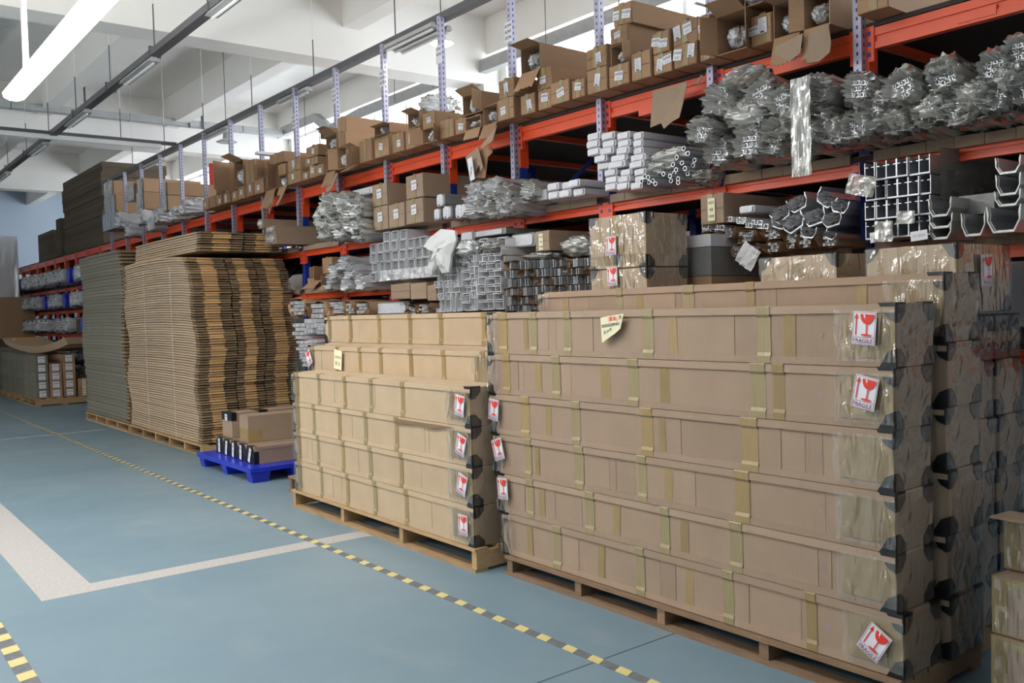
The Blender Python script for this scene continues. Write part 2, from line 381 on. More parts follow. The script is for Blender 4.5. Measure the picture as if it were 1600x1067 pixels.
for wi, (a, b) in enumerate(WB):
    fr = MB(); n = max(1, round((b-a)/1.15))
    for z in (3.1, 4.27, 5.44): fr.box(8.6, 8.66, a, b, z, z+.06)
    for k in range(n+1):
        y = a+(b-a)*k/n; fr.box(8.6, 8.66, max(a, y-.03), min(b, y+.03), 3.1, 5.5)
    fo = struct('window_%d' % (wi+1), fr, M_lampw)
    for k in range(n):
        y = a+(b-a)*k/n
        for z in (3.16, 4.33): MB().poly([(8.63, y+.03, z), (8.63, y+(b-a)/n-.03, z), (8.63, y+(b-a)/n-.03, z+1.11), (8.63, y+.03, z+1.11)]).obj('pane', M_pane, fo)

# painted lines and hazard tape on the floor
MB().box(1.0, 1.30, 5.72, 14.6, 0, .0009).obj('painted_line', M_worn, label='wide worn white line painted along the blue floor, left side', category='floor line')
MB().box(1.30, 3.6, 5.72, 5.90, 0, .0009).obj('painted_line', M_worn, label='worn white line crossing the floor towards the pallet with four long cartons', category='floor line')
MB().box(-2.5, 3.4, 14.1, 14.2, 0, .0006).obj('painted_line', M_worn, label='faint far white line crossing the floor before the flattened carton piles', category='floor line')
MB().box(1.2, 3.3, 2.945, 2.953, 0, .0008).obj('floor_joint', M_joint, label='thin dark joint in the floor before the front pallet', category='floor joint', rot=(0, 0, 0))
def hazard(x, y0, y1, w, lab, py=.18, fr=.42, slant=.02):
    t = thing('hazard_tape', lab, 'floor tape', (x, y0, 0))
    MB().box(-w/2, w/2, 0, y1-y0, 0, .0015).obj('tape_base', M_tb, t)
    s = MB().prism([(-w/2, 0), (w/2, slant), (w/2, slant+py*fr), (-w/2, py*fr)], lambda p, q, k: (p, q, k), .0015, .0025)
    me = s.mesh('yellow_block', M_ty)
    for i in range(int((y1-y0)/py)-1):
        link('yellow_block', me, t, (random.uniform(-.002, .002), i*py+random.uniform(-.008, .008), 0))
hazard(2.76, 2.2, 22, .055, 'long black and yellow hazard tape running past the front of the pallets')
hazard(.72, 3.2, 6.2, .075, 'worn black and yellow hazard tape in the bottom left corner', py=.215, fr=.46)

# ------------------------------------------------------------------ overhead: trays, ducts, lamps
def hang_rod(t, x, y, z0, z1=6.0):
    MB().tube((x, y, z0), (x, y, z0+.45), .007, 6).obj('hanger_rod', M_tray, t)
    MB().tube((x, y, z0+.45), (x, y, z1), .0035, 6).obj('washed_out_rod', M_lampw, t)  # thin pale upper rod: its washing out by ceiling glare is in the colour
def lipped(mb, x, w, h, y0, y1, z, m=0):
    mb.box(x-w/2, x+w/2, y0, y1, z, z+.006, m).box(x-w/2, x-w/2+.006, y0, y1, z+.006, z+h, m).box(x+w/2-.006, x+w/2, y0, y1, z+.006, z+h, m); return mb
t = thing('cable_tray', 'dark steel cable tray hanging along the aisle, left of the racking', 'cable tray', (3.03, 0, 4.38))
lipped(MB(), 0, .10, .07, 2, 26, 0).obj('trough', M_tray, t)
MB().box(-.035, .035, 2, 26, .008, .05).obj('cable', M_tray, t)
for i in range(12):
    y = 4.6+1.75*i
    hang_rod(t, 0, y, .10, 1.62)
    MB().box(-.06, .06, y-.012, y+.012, .09, .10).box(-.06, -.05, y-.012, y+.012, -.01, .10).box(.05, .06, y-.012, y+.012, -.01, .10).obj('bracket', M_tray, t)
t = thing('cable_tray', 'dark cable tray above the racking, held by tops of silver posts', 'cable tray', (4.93, 0, 4.38))
lipped(MB(), 0, .09, .07, 1, 19.6, 0).obj('trough', M_tray, t)
MB().box(-.03, .03, 1, 19.6, .008, .045).obj('cable', M_lampw, t)
for i in range(8):
    y = 4.3+1.9*i; hang_rod(t, 0, y, .07, 1.62)

def batten(x, y0, y1, z, lab, n=1, w=.12):
    t = thing('tube_light', lab, 'ceiling lamp', (x, (y0+y1)/2, z)); h = (y1-y0)/2
    for k in range(n):
        o = (k-(n-1)/2)*.09
        MB().prism([(-w/2+o, 0), (w/2+o, 0), (w/4+o, .045), (-w/4+o, .045)], lambda p, q, s: (p, s, q), -h, h).obj('housing', M_galv, t)
        MB().tube((o, -h+.03, -.018), (o, h-.03, -.018), .014, 8).obj('tube', M_lampw, t)
for a in ((3.02, 7.0, 8.15, 'unlit tube lamp under the left cable tray, nearest one at top edge'), (3.02, 9.85, 11.0, 'unlit tube lamp under the left cable tray, second nearest'),
          (3.02, 12.7, 13.8, 'unlit tube lamp under the left cable tray where galvanised duct crosses'), (3.02, 15.3, 16.4, 'unlit tube lamp under the left cable tray, past the crossing white rail'), (3.02, 18.6, 19.7, 'farthest unlit tube lamp under the left cable tray')):
    batten(a[0], a[1], a[2], 4.33, a[3])
batten(4.93, 7.25, 8.15, 4.32, 'cluster of three unlit tubes under the tray beside the glowing round lamp', 3, .07)
for a in ((10.15, 11.0, 'unlit tube lamp under the racking tray, left of the sixth silver post'), (12.8, 13.7, 'unlit tube lamp under the racking tray above the small round lamp'), (15.9, 16.9, 'small unlit tube lamp under the racking tray before a red pipe')):
    batten(4.93, a[0], a[1], 4.33, a[2])
t = thing('galvanised_duct', 'galvanised cable duct crossing the hall under the ceiling to the window wall', 'duct', (0, 18.0, 5.39))
MB().box(-8.9, 8.1, -.09, .09, 0, .12).obj('duct_body', M_galv, t)
for x in (4.2, 6.1, 6.35): MB().box(x, x+.03, -.12, -.09, -.03, .61).obj('hanger_bar', M_tray, t)
for x in (-2.0, 1.0, 3.0, 5.0, 7.2): MB().box(x, x+.015, -.093, .093, -.003, .123).obj('joint_strip', M_tray, t)
t = thing('lighting_rail', 'pale lighting rail crossing the aisle below the galvanised duct', 'lighting rail', (0, 14.85, 4.38))
MB().box(-8.8, 4.85, -.035, .035, 0.02, .07).obj('rail', M_tray, t)
MB().box(-8.8, 4.6, -.04, .04, -.05, 0.018).obj('lamp_housing', M_lampw, t)
for x in (-4, -1.2, .5, 2.2, 4.0): hang_rod(t, x, 0, .07, 1.62)
# wall duct with its jog
pts = [P(1250, -89, 0, 8.1), P(800, 84, 0, 8.1), P(560, 177, 0, 8.1), P(513, 203, 0, 8.1), P(490, 184, 0, 8.1), P(438, 206, 0, 8.1)]
t = thing('galvanised_duct', 'galvanised duct running along the window wall above the shelved cartons', 'duct', (8.1, 7, 5.2))
for a, b in zip(pts, pts[1:]):
    mb = MB(); h = .09
    q = []
    for p in (a, b):
        for dx, dz in ((-.0, -h), (.14, -h), (.14, h), (-.0, h)): q.append((p.x+dx-8.1, p.y-7, p.z+dz-5.2))
    mb.hexa([q[0], q[1], q[2], q[3], q[4], q[5], q[6], q[7]]); mb.obj('duct_section', M_galv, t)
for u, v in ((905, 0), (1095, 0)): pass
for y in (6.0, 8.0, 9.4, 12.2, 13.4, 15.6, 16.9):
    MB().tube((.0, y-7, .0), (.0, y-7, .8), .006, 6).obj('hanger_rod', M_tray, t)
MB().tube((7.9, 21.5, 0), (7.9, 21.5, 5.3), .13, 14).obj('red_pipe', mat('pipe_red', (.5, .03, .03), rough=.4), label='thick red vertical pipe by the far window wall', category='pipe')
# lit tube row (the one in view is the first)
for i, (x, y0) in enumerate(TUBE_ROWS):
    lab = 'bright lit white tube lamp hanging at top left' if i == 0 else 'lit white tube lamp of the ceiling rows out of view'
    t = thing('linear_lamp', lab, 'ceiling lamp', (x, y0+1.5, 3.5), group=None if i == 0 else 'tube lamps over the hall')
    MB().box(-.05, .05, -1.5, 1.5, .012, .05).obj('housing', M_lampw, t)
    MB().prism([(-.085, .012), (-.075, -.025), (-.03, -.045), (.03, -.045), (.075, -.025), (.085, .012)], lambda p, q, s: (p, s, q), -1.49, 1.49).obj('diffuser', M_glow, t)
    for s in (-1.0, 1.0): MB().tube((0, s, .05), (0, s, 2.5), .01, 6).obj('hanger_rod', M_lampw, t)
    if i == 0: MB().tube((.0, .9, .05), (.0, .9, .9), .018, 8).obj('cord_sleeve', M_lampw, t)
    area_light('lamp_light', (0, 0, -.06), .16, 2.9, TUBE_W[i], parent=t)
    area_light('lamp_uplight', (0, 0, .08), .10, 2.9, TUBE_W[i]*(2.2 if y0 > 5 else 1.0), rot=(math.pi, 0, 0), parent=t)
def bay_lamp(x, y, z, r, lab, on=True):
    t = thing('round_lamp', lab, 'ceiling lamp', (x, y, z))
    MB().tube((0, 0, 0), (0, 0, .05), r, 24, r2=r*.35).obj('shade', M_lampw, t)
    MB().tube((0, 0, .05), (0, 0, .16), r*.35, 14, r2=r*.28).obj('driver_housing', M_galv, t)
    MB().tube((0, 0, -.012), (0, 0, -.001), r*.8, 24).obj('lens', M_glow2 if on else M_lampw, t)
    MB().tube((0, 0, .16), (0, 0, 6-z), .006, 6).obj('hanger_rod', M_tray, t)
    if on: area_light('lamp_light', (0, 0, -.03), r, r, 6, parent=t)
p = P(690, 68, 0, 5.25); bay_lamp(5.25, p.y, p.z, .13, 'round glowing lamp hanging beside a silver post near the ceiling')
p = P(354, 222, 0, 5.3); bay_lamp(5.3, p.y, p.z, .16, 'small round hanging lamp near the far silver posts', False)

# ------------------------------------------------------------------ storage rack
RX = 4.9; PY = lambda k: 2.87+1.075*k
rack = thing('storage_rack', 'long orange and blue steel storage rack along the right side of the hall', 'rack', (RX, 2.87, 0))
def rk(mb, name, m, **tg):
    o = mb.obj(name, m, rack, **tg); return o
KS = range(-2, 27)
up = MB().box(0, .075, -.035, .035, 0, 3.05).mesh('upright', M_blue)
plate = MB().box(-.012, .02, -.075, .075, -.10, .10, 0)
for z in (-.06, 0, .06): plate.box(-.016, -.012, -.055, -.035, z-.012, z+.012, 1).box(-.016, -.012, .035, .055, z-.012, z+.012, 1)
plate = plate.mesh('beam_connector', [M_orange, M_blue])
sleeve = MB().box(-.008, .083, -.043, .043, 2.82, 3.05).mesh('sleeve', M_orange)
def beam_mesh(h):
    L = 1.075-.07; mb = MB(); mb.box(0, .05, .035, .035+L, 0, h*.32).box(.012, .05, .035, .035+L, h*.32, h*.62).box(0, .05, .035, .035+L, h*.62, h)
    return mb.mesh('beam', M_orange)
B_TOP, B_LOW = beam_mesh(.12), beam_mesh(.07)
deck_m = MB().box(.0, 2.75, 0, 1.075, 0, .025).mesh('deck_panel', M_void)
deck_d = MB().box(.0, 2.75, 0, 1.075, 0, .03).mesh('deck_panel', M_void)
brace = MB().hexa([(.06, -.02, .2), (.10, -.02, .2), (.10, .02, .2), (.06, .02, .2), (.96, -.02, .95), (1.0, -.02, .95), (1.0, .02, .95), (.96, .02, .95)]).mesh('brace', M_blue)
crossb = MB().box(.05, 2.7, -.02, .02, 0, .05).mesh('cross_beam', M_orange)
post_m = MB(); post_m.box(-.026, .026, -.026, -.022, 0, 1.9).box(-.026, -.022, -.022, .026, 0, 1.9)
post_m = post_m.mesh('perforated_post', M_perf)
for k in KS:
    y = PY(k)-2.87
    for dx in (0, 1.0, 2.6): link('upright', up, rack, (dx, y, 0))
    link('sleeve', sleeve, rack, (0, y, 0))
    for z in (3.09, 2.36, 1.82, 1.27): link('beam_connector', plate, rack, (0, y, z-.02))
    if k <= 15: link('perforated_post', post_m, rack, (-.035, y, 2.5 if k > 0 else 2.46), label='silver perforated post')
    if k < 26:
        link('beam', B_TOP, rack, (-.005, y, 3.04)); link('beam', B_LOW, rack, (0, y, 2.33)); link('beam', B_LOW, rack, (0, y, 1.80)); link('beam', B_LOW, rack, (0, y, 1.25))
        link('beam', B_TOP, rack, (2.6, y, 3.04)); link('beam', B_LOW, rack, (1.0, y, 2.33))
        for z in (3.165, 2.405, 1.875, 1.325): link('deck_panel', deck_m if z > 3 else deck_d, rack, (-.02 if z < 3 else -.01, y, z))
    for z in (2.1, 1.4): link('brace', brace, rack, (0, y, z))
    link('cross_beam', crossb, rack, (0, y, 3.09))
# wrapped board edges along the second and third shelves (cardboard strips over the beam)
for k in range(-2, 10):
    for z, h in ((2.40, .055), (1.872, .05)):
        mb = MB(); n = 6; y0 = PY(k)-2.87+.07; y1 = y0+.93
        for i in range(n):
            a = y0+(y1-y0)*i/n; b = y0+(y1-y0)*(i+1)/n; d = random.uniform(0, .006)
            mb.box(-.035-d, -.024, a, b-.003, z-.005, z+h+random.uniform(-.006, .006))
        rk(mb, 'edge_board', M_card, label='cardboard strip taped over the shelf edge')
# beam ledge brackets seen under the top beam
for u, v in ((1527, 30), (1015, 178)):
    p = P(u, v, 0, 4.9); rk(MB().box(-.01, .06, p.y-2.87-.1, p.y-2.87+.1, p.z, p.z+.05), 'beam_lug', M_orange)
# paper location signs on posts
def sign(u, v, lines, w=.105, h=.17, X=4.80):
    p = P(u, v, 0, X); d = Decal(); d.sheet(-w/2, w/2, -h/2, h/2, 0)
    for i, s in enumerate(lines): d.text(s, .042, 0, h*.30-i*h*.29, 1)
    stick('shelf_sign', d.mb.mesh('shelf_sign', [M_white, M_ink]), rack, (X-RX, p.y-2.87, p.z), AISLE, random.uniform(-.04, .04), label='white sheet of shelf codes on a post')
sign(794, 50, ['A044', 'A045', 'A046']); sign(686, 85, ['A041', 'A042']); sign(597, 122, ['A037', 'A038', 'A039']); sign(522, 150, ['A033', 'A034', 'A035'])
sign(459, 190, ['A029', 'A030', 'A031']); sign(321, 250, ['A021', 'A022', 'A023'], .12, .22)

# ------------------------------------------------------------------ cartons
ORD = ['first', 'second', 'third', 'fourth', 'fifth', 'sixth', 'seventh', 'eighth', 'ninth', 'tenth', 'eleventh', 'twelfth', 'thirteenth', 'fourteenth', 'fifteenth', 'sixteenth', 'seventeenth', 'eighteenth', 'nineteenth', 'twentieth']
_used = {}
def post_of(y):
    """ordinal of the nearest silver post to the right, counted from the right edge of the picture"""
    k = max(0, int((y-2.87)//1.075)); return k
def place_words(y, row):
    k = post_of(y); key = (k, row); _used[key] = _used.get(key, 0)+1
    n = _used[key]
    return n, k
def uniq(desc, y, shelf, row):
    n, k = place_words(y, shelf+row)
    return '%s, %s%s, %s left of %s silver post' % (desc, shelf, row, ORD[min(n-1, 19)], ORD[min(k, 19)])

def tube_shell(w, h, L, t=.006, mat_i=0):
    mb = MB()
    mb.box(0, L, -w/2, w/2, 0, t, 0).box(0, L, -w/2, w/2, h-t, h, 0).box(0, L, -w/2, -w/2+t, t, h-t, 0).box(0, L, w/2-t, w/2, t, h-t, 0)
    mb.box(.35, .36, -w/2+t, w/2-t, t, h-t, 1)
    return mb
def flap_mesh(w, l, t=.005, seed=0, rag=.0):
    """hinged along y at x=0, extends to -x"""
    rnd = random.Random(seed); mb = MB(); n = 6
    for i in range(n):
        a = -w/2+w*i/n; b = -w/2+w*(i+1)/n; e = l*(1-rnd.uniform(0, rag)); c = l*(1-rnd.uniform(0, rag))
        mb.hexa([(-e, a, -t/2), (0, a, -t/2), (0, b, -t/2), (-c, b, -t/2), (-e, a, t/2), (0, a, t/2), (0, b, t/2), (-c, b, t/2)])
    return mb
def carton(y1, y0, z0, z1, X, L=1.6, opened=False, m=None, labels=1, label='', group=None, flap=None, tape=True, rot=0.0, content=True, name='carton'):
    """carton whose small end (y0..y1, z0..z1) faces the aisle at X; y1 is the far side"""
    w = abs(y1-y0); h = z1-z0; m = m or M_brown
    t = thing(name, label, 'carton', (X, (y0+y1)/2, z0), (0, 0, rot), group)
    if opened:
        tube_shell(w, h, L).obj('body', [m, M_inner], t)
        fl = flap or [('top', -25), ('left', 40), ('right', 55), ('bottom', -70)]
        for side, ang in fl:
            a = R(ang)
            if side == 'top': o = flap_mesh(w*.96, min(w, h)*.6, seed=hash(side) % 97).obj('flap', m, t, (0, 0, h-.003)); o.rotation_euler = (0, a, 0)
            elif side == 'bottom': o = flap_mesh(w*.96, h*.9, seed=int(y0*100) % 97, rag=.12).obj('flap', m, t, (0, 0, .003)); o.rotation_euler = (0, a, 0)
            elif side == 'left': o = flap_mesh(h*.96, w*.5, seed=3).obj('flap', m, t, (0, w/2-.003, h/2)); o.rotation_euler = (R(90), 0, 0); o.matrix_basis = Matrix.Translation((0, w/2-.003, h/2)) @ Matrix.Rotation(-a, 4, 'Z') @ Matrix.Rotation(R(90), 4, 'X')
            elif side == 'right': o = flap_mesh(h*.96, w*.5, seed=4).obj('flap', m, t); o.matrix_basis = Matrix.Translation((0, -w/2+.003, h/2)) @ Matrix.Rotation(a, 4, 'Z') @ Matrix.Rotation(R(90), 4, 'X')
        if content:
            o = link('wrapped_profiles', LUMP[random.randrange(len(LUMP))], t, (.12, 0, h*.42), scale=(.14, w*.38, h*.34)); o.rotation_euler = (random.uniform(0, 3), 0, 0)
    else:
        e = min(.004, w*.05); j = lambda: random.uniform(-.004, .004)
        MB().hexa([(j(), -w/2, 0), (L, -w/2, 0), (L, w/2, 0), (j(), w/2, 0), (j(), -w/2+j(), h+j()), (L, -w/2, h), (L, w/2, h), (j(), w/2+j(), h+j())]).obj('body', m, t)
        MB().box(-.007, -.0045, -w/2+.004, w/2-.004, h*.5+.002, h-.004).box(-.0065, -.0045, -w/2+.004, w/2-.004, .004, h*.5-.002).obj('end_flap', m, t)
        if tape:
            mb = MB(); ty = random.uniform(-.1, .1)*w
            mb.box(-.0095, -.008, ty-.022, ty+.022, .002, h+.002).box(-.0095, .12, ty-.022, ty+.022, h+.006, h+.0075); mb.obj('tape_strip', M_tapec if random.random() < .5 else M_tape, t)
        s = min(1.2, w/.13, h/.13)
        for i in range(labels):
            kd = random.choice((0, 1, 2)); oy = random.uniform(-.15, .15)*w+(0 if labels == 1 else (.22*w if i else -.22*w))
            stick('paper_label', PAPER[kd], t, (-.011-.001*i, oy, h*random.uniform(.42, .62)), AISLE, random.uniform(-.2, .2), s*random.uniform(.75, .95), label='white printed paper label')
    return t

# crumpled film meshes (shared)
def lump_mesh(seed, m, n=40, k=26, name='film_lump'):
    mb = MB()
    for j in range(k+1):
        th = math.pi*j/k
        for i in range(n):
            ph = 2*math.pi*i/n
            d = Vector((math.sin(th)*math.cos(ph), math.sin(th)*math.sin(ph), math.cos(th)))
            r = .72+.26*(1-abs(noise.noise(d*2.3+Vector((seed*7, 0, 0))))*2.4)+.14*(.5-abs(noise.noise(d*5+Vector((0, seed*5, 0))))*1.6)
            mb.v.append(tuple(d*r))
    for j in range(k):
        for i in range(n):
            a = j*n+i; b = j*n+(i+1) % n; mb.f.append((a, a+n, b+n, b)); mb.m.append(0)
    return mb.mesh(name, m, True)
LUMP = [lump_mesh(i, M_bagw) for i in range(4)]
LUMPG = [lump_mesh(10+i, M_bag) for i in range(5)]
def bag_mesh(seed, m, n=48, k=30, name='film_bag'):
    """a film sleeve along +x, unit radius, unit length; its mouth at x=0 gathered and ruffled"""
    mb = MB(); rings = [(-.02, .12), (.03, .40), (-.05, .72), (-.03, 1.02), (.02, .92), (.06, .86)]+[(.12+.88*i/(k-6), .97) for i in range(k-5)]
    for q, (x, r) in enumerate(rings):
        for i in range(n):
            ph = 2*math.pi*i/n; d = Vector((math.cos(ph), math.sin(ph), 0))
            amp = .28 if q < 6 else .15
            rr = r*(1+amp*(.35-abs(noise.noise(d*2.6+Vector((seed*9, 0, x*3))))*1.6+.30*(.4-abs(noise.noise(d*6.5+Vector((0, seed*3, x*7))))*1.8)))
            # sleeves are boxy
            sq = 1/max(abs(d.x), abs(d.y))**.35
            xx = x+(.035*noise.noise(d*5+Vector((seed, q*.3, 0))) if q < 5 else 0)
            mb.v.append((xx, d.x*rr*sq, d.y*rr*sq))
    K = len(rings)
    for q in range(K-1):
        for i in range(n):
            a = q*n+i; b = q*n+(i+1) % n; mb.f.append((a, b, b+n, a+n)); mb.m.append(0)
    mb.f.append(tuple(range(n-1, -1, -1))); mb.m.append(0)
    return mb.mesh(name, m, True)
BAG = [bag_mesh(i+1, M_bag) for i in range(6)]
BAGW = [bag_mesh(i+20, M_bagw) for i in range(4)]
def teeth_mesh(nx, nz, seed, m=None):
    """cut ends of small channel profiles stacked nx by nz in a unit square, facing -x"""
    rnd = random.Random(seed); mb = MB(); w = 1/nx; h = 1/nz
    for i in range(nx):
        for j in range(nz):
            y = -.5+(i+.5)*w+rnd.uniform(-.1, .1)*w; z = -.5+(j+.5)*h; a = w*.40; b = h*.40; t = w*.14; u = h*.14; d = rnd.uniform(-.02, .02)
            mb.box(d, 1, y-a, y-a+t, z-b, z+b).box(d, 1, y-a+t, y+a, z-b, z-b+u)
            if (i+j) % 2: mb.box(d, 1, y+a-t, y+a, z-b+u, z+b)
            else: mb.box(d, 1, y-a+t, y+a*.6, z+b-u, z+b)
    return mb.mesh('profile_ends', m or M_aluw)
def fin_mesh(n, seed):
    rnd = random.Random(seed); mb = MB(); w = 1/n
    for i in range(n):
        y = -.5+(i+.5)*w; d = rnd.uniform(-.03, .03); k = rnd.uniform(-.15, .15)*w
        mb.hexa([(d, y-w*.2, -.46), (1, y-w*.2, -.46), (1, y+w*.1, -.46), (d, y+w*.1, -.46), (d, y-w*.2+k, .46), (1, y-w*.2+k, .46), (1, y+w*.1+k, .46), (d, y+w*.1+k, .46)])
        mb.box(d, 1, y+w*.1, y+w*.5, -.46, -.40).box(d, 1, y+w*.1, y+w*.4, .36, .42)
    return mb.mesh('profile_ends', M_alu)
TEETH = [teeth_mesh(5, 4, 1), teeth_mesh(7, 3, 2), teeth_mesh(4, 5, 3), teeth_mesh(6, 1, 4), fin_mesh(8, 5), fin_mesh(9, 6)]

def bundle(u, v, ry, rz, X, L=1.8, ends=True, label='', group=None, white=False, roll=0.0, name='wrapped_bundle', cat='profile bundle', pos=None, floor_z=None):
    p = pos or P(u, v, 0, X)
    t = thing(name, label, cat, (X, p[1], p[2]), (roll, 0, 0), group)
    me = random.choice(BAGW if white else BAG)
    link('film', me, t, (0, 0, 0), scale=(L, ry, rz), rot=(random.choice((0, math.pi)), 0, 0))
    if ends:
        o = link('profile_ends', random.choice(TEETH[:3]), t, (-.045, random.uniform(-.15, .15)*ry, random.uniform(-.2, .1)*rz), scale=(.3, ry*1.15, rz*1.0), kind='stuff')
    return t

# ---- top shelf cartons, read from right to left; (u0, u1, v_top, v_bottom, row, options)
XT = 4.72; ZT = 3.195
TOP = [
 (1340, 1391, -30, 24, 0, dict(labels=2)),
 (1257, 1300, -8, 58, 0, dict(opened=True, flap=[('bottom', -80), ('left', 65)])),
 (1210, 1254, 8, 70, 0, dict(opened=True, flap=[('bottom', -75), ('top', 10)])),
 (1124, 1172, 28, 92, 0, dict(opened=True, flap=[('right', 35), ('left', 30), ('top', 25)], content=True)),
 (1174, 1208, 28, 76, 0, dict(labels=2)),
 (1096, 1122, 65, 100, 0, dict(labels=2)), (1095, 1116, 30, 63, 1, dict(labels=1)),
 (1056, 1093, 75, 112, 0, dict(labels=2)), (1024, 1054, 88, 118, 0, dict(labels=2)),
 (1053, 1093, 38, 73, 1, dict(labels=2)), (1024, 1051, 55, 87, 1, dict(labels=2)),
 (1146, 1196, -10, 24, 1, dict(opened=True, flap=[('top', 30), ('right', 50)])),
 (1213, 1250, -35, 6, 1, dict(labels=0)), (1130, 1160, -34, -10, 2, dict(labels=0)), (1162, 1200, -46, -12, 2, dict(labels=0)), (1256, 1298, -70, -10, 1, dict(labels=0)),
 (991, 1022, 86, 129, 0, dict(labels=1)), (956, 989, 107, 142, 0, dict(labels=1)), (921, 954, 112, 148, 0, dict(labels=1)),
 (898, 920, 128, 156, 0, dict(labels=1)), (865, 896, 132, 165, 0, dict(labels=1)), (842, 863, 143, 172, 0, dict(labels=1)), (815, 838, 151, 183, 0, dict(labels=1)), (782, 808, 158, 190, 0, dict(labels=1)),
 (956, 988, 74, 106, 1, dict(opened=True, flap=[('right', 10)])), (921, 953, 80, 111, 1, dict(labels=1)), (841, 866, 110, 141, 1, dict(labels=1)), (782, 808, 128, 157, 1, dict(labels=1)),
 (817, 848, 78, 110, 2, dict(opened=True, flap=[('bottom', -60), ('top', 8)])),
 (957, 986, 47, 73, 2, dict(labels=1)), (961, 991, 12, 46, 3, dict(labels=2)), 
 (690, 712, 190, 217, 0, dict(labels=0)), (713, 730, 187, 212, 0, dict(labels=1)), (758, 781, 168, 195, 0, dict(opened=True, flap=[('bottom', -65)])), (731, 756, 186, 206, 0, dict(opened=True, flap=[('bottom', -70)])),
 (725, 756, 152, 184, 1, dict(opened=True, flap=[('right', 20), ('top', 30)])),
 (663, 687, 203, 226, 0, dict(opened=True, flap=[('left', 30), ('right', 40)])), (636, 661, 205, 235, 0, dict(labels=1)), (617, 635, 211, 239, 0, dict(labels=1)), (589, 612, 214, 245, 0, dict(labels=1)),
 (641, 660, 179, 203, 1, dict(opened=True, flap=[('top', 15)])), (662, 682, 179, 201, 1, dict(labels=1)), (587, 611, 200, 214, 1, dict(opened=True, flap=[('top', 10), ('bottom', -20)])),
 (565, 586, 222, 250, 0, dict(labels=0)), (547, 563, 234, 268, 0, dict(opened=True, flap=[('right', 10), ('bottom', -30), ('top', 20)])), (530, 545, 232, 268, 0, dict(opened=True, flap=[('left', 40)])), (512, 528, 240, 276, 0, dict(opened=True, flap=[('bottom', -65)])),
 (497, 510, 259, 283, 0, dict(labels=1)), (486, 496, 260, 287, 0, dict(labels=1)), (475, 485, 270, 290, 0, dict(labels=1)), (452, 474, 271, 292, 0, dict(labels=1)), (452, 474, 251, 270, 1, dict(labels=1)),
 (437, 450, 276, 300, 0, dict(opened=True, flap=[('bottom', -70)])), (438, 450, 258, 275, 1, dict(labels=0)), (530, 543, 186, 208, 2, dict(labels=0)), (532, 544, 209, 230, 1, dict(labels=0)), (512, 530, 214, 238, 1, dict(opened=True, flap=[('top', 30)])),
 (503, 516, 241, 257, 1, dict(opened=True, flap=[('top', 10)])), (490, 501, 247, 258, 1, dict(labels=0)), (479, 489, 249, 268, 1, dict(labels=1)), (480, 500, 231, 246, 2, dict(labels=1)),
 (417, 434, 262, 300, 0, dict(opened=True, flap=[('bottom', -68), ('right', 30)])), (400, 415, 283, 308, 0, dict(labels=1)), (388, 399, 288, 311, 0, dict(labels=1)), (400, 416, 256, 282, 1, dict(opened=True, flap=[('right', 30)])), (423, 445, 243, 260, 1, dict(labels=0)),
 (375, 386, 294, 315, 0, dict(labels=1)), (364, 373, 300, 318, 0, dict(labels=1)), (352, 362, 303, 322, 0, dict(labels=1)), (341, 350, 307, 326, 0, dict(labels=1)), (330, 339, 308, 330, 0, dict(labels=0)), (318, 328, 312, 333, 0, dict(labels=1)),
 (385, 399, 253, 286, 1, dict(labels=0)), (369, 384, 254, 285, 1, dict(opened=True, flap=[('top', 20)])), (340, 362, 262, 290, 1, dict(opened=True, flap=[('right', 20)])),
]
tops = []
LMAP = {}
for (u0, u1, vt, vb, row, o) in sorted(TOP, key=lambda q: (q[4], -q[1])):
    a = P(u0, vb, 0, XT); b = P(u1, vb, 0, XT); zt = P(u0, vt, 0, XT).z; y1, y0 = a.y-.004, b.y+.004
    z0 = ZT
    if row: 
        under = [q[2] for q in tops if q[0] < y1-.02 and q[1] > y0+.02]
        z0 = max([ZT]+under)+.002
        if zt-z0 < .07: zt = z0+.10
    tops.append((y0, y1, zt)); o = dict(o)
    desc = ('torn open brown carton' if o.get('opened') else ('brown carton with two paper labels' if o.get('labels') == 2 else ('brown carton with a paper label' if o.get('labels') else 'plain brown carton')))
    lab = uniq(desc, y0, 'top shelf ', ['bottom row', 'second row', 'third row', 'highest row'][row])
    L = 2.2 if (row < 2 and not (u0 in (961, 530))) else 1.3
    carton(y1, y0, z0, zt, XT-random.uniform(0, .03), L=L, label=lab, group='cartons on the top shelf', rot=random.uniform(-.02, .02), **o)
# hanging torn board over the beam, hanging tag cluster
def hanging_board(us, vs, X, label, m=M_card, th=.005, name='torn_board'):
    mb = MB(); pts = [P(u, v, 0, X) for u, v in zip(us, vs)]; c = sum(pts, Vector())/len(pts); zmin = min(p.z for p in pts)
    mb.prism([(p.y-c.y, p.z-zmin) for p in pts], lambda p, q, s: (s+.02*math.sin(p*9+q*7), p, q), 0, th)
    return mb.obj(name, m, None, (X, c.y, zmin), label=label, category='cardboard')
hanging_board([1020, 1073, 1068, 1063, 1050, 1046, 1036, 1030, 1013], [142, 127, 160, 184, 190, 193, 201, 192, 199], 4.70, 'torn cardboard sheet hanging over the orange top beam')
hanging_board([1208, 1254, 1252, 1240, 1206], [72, 52, 83, 92, 101], 4.66, 'square cardboard flap hanging over top beam, right side', M_card)
hanging_board([1260, 1292, 1299, 1298, 1280, 1257, 1259], [52, 38, 66, 82, 96, 98, 75], 4.66, 'torn brown cardboard flap hanging beside the rightmost cartons', M_card)
hanging_board([1086, 1095, 1099, 1092, 1076], [127, 117, 118, 130, 134], 4.83, 'small torn cardboard scrap over the top beam', M_card)
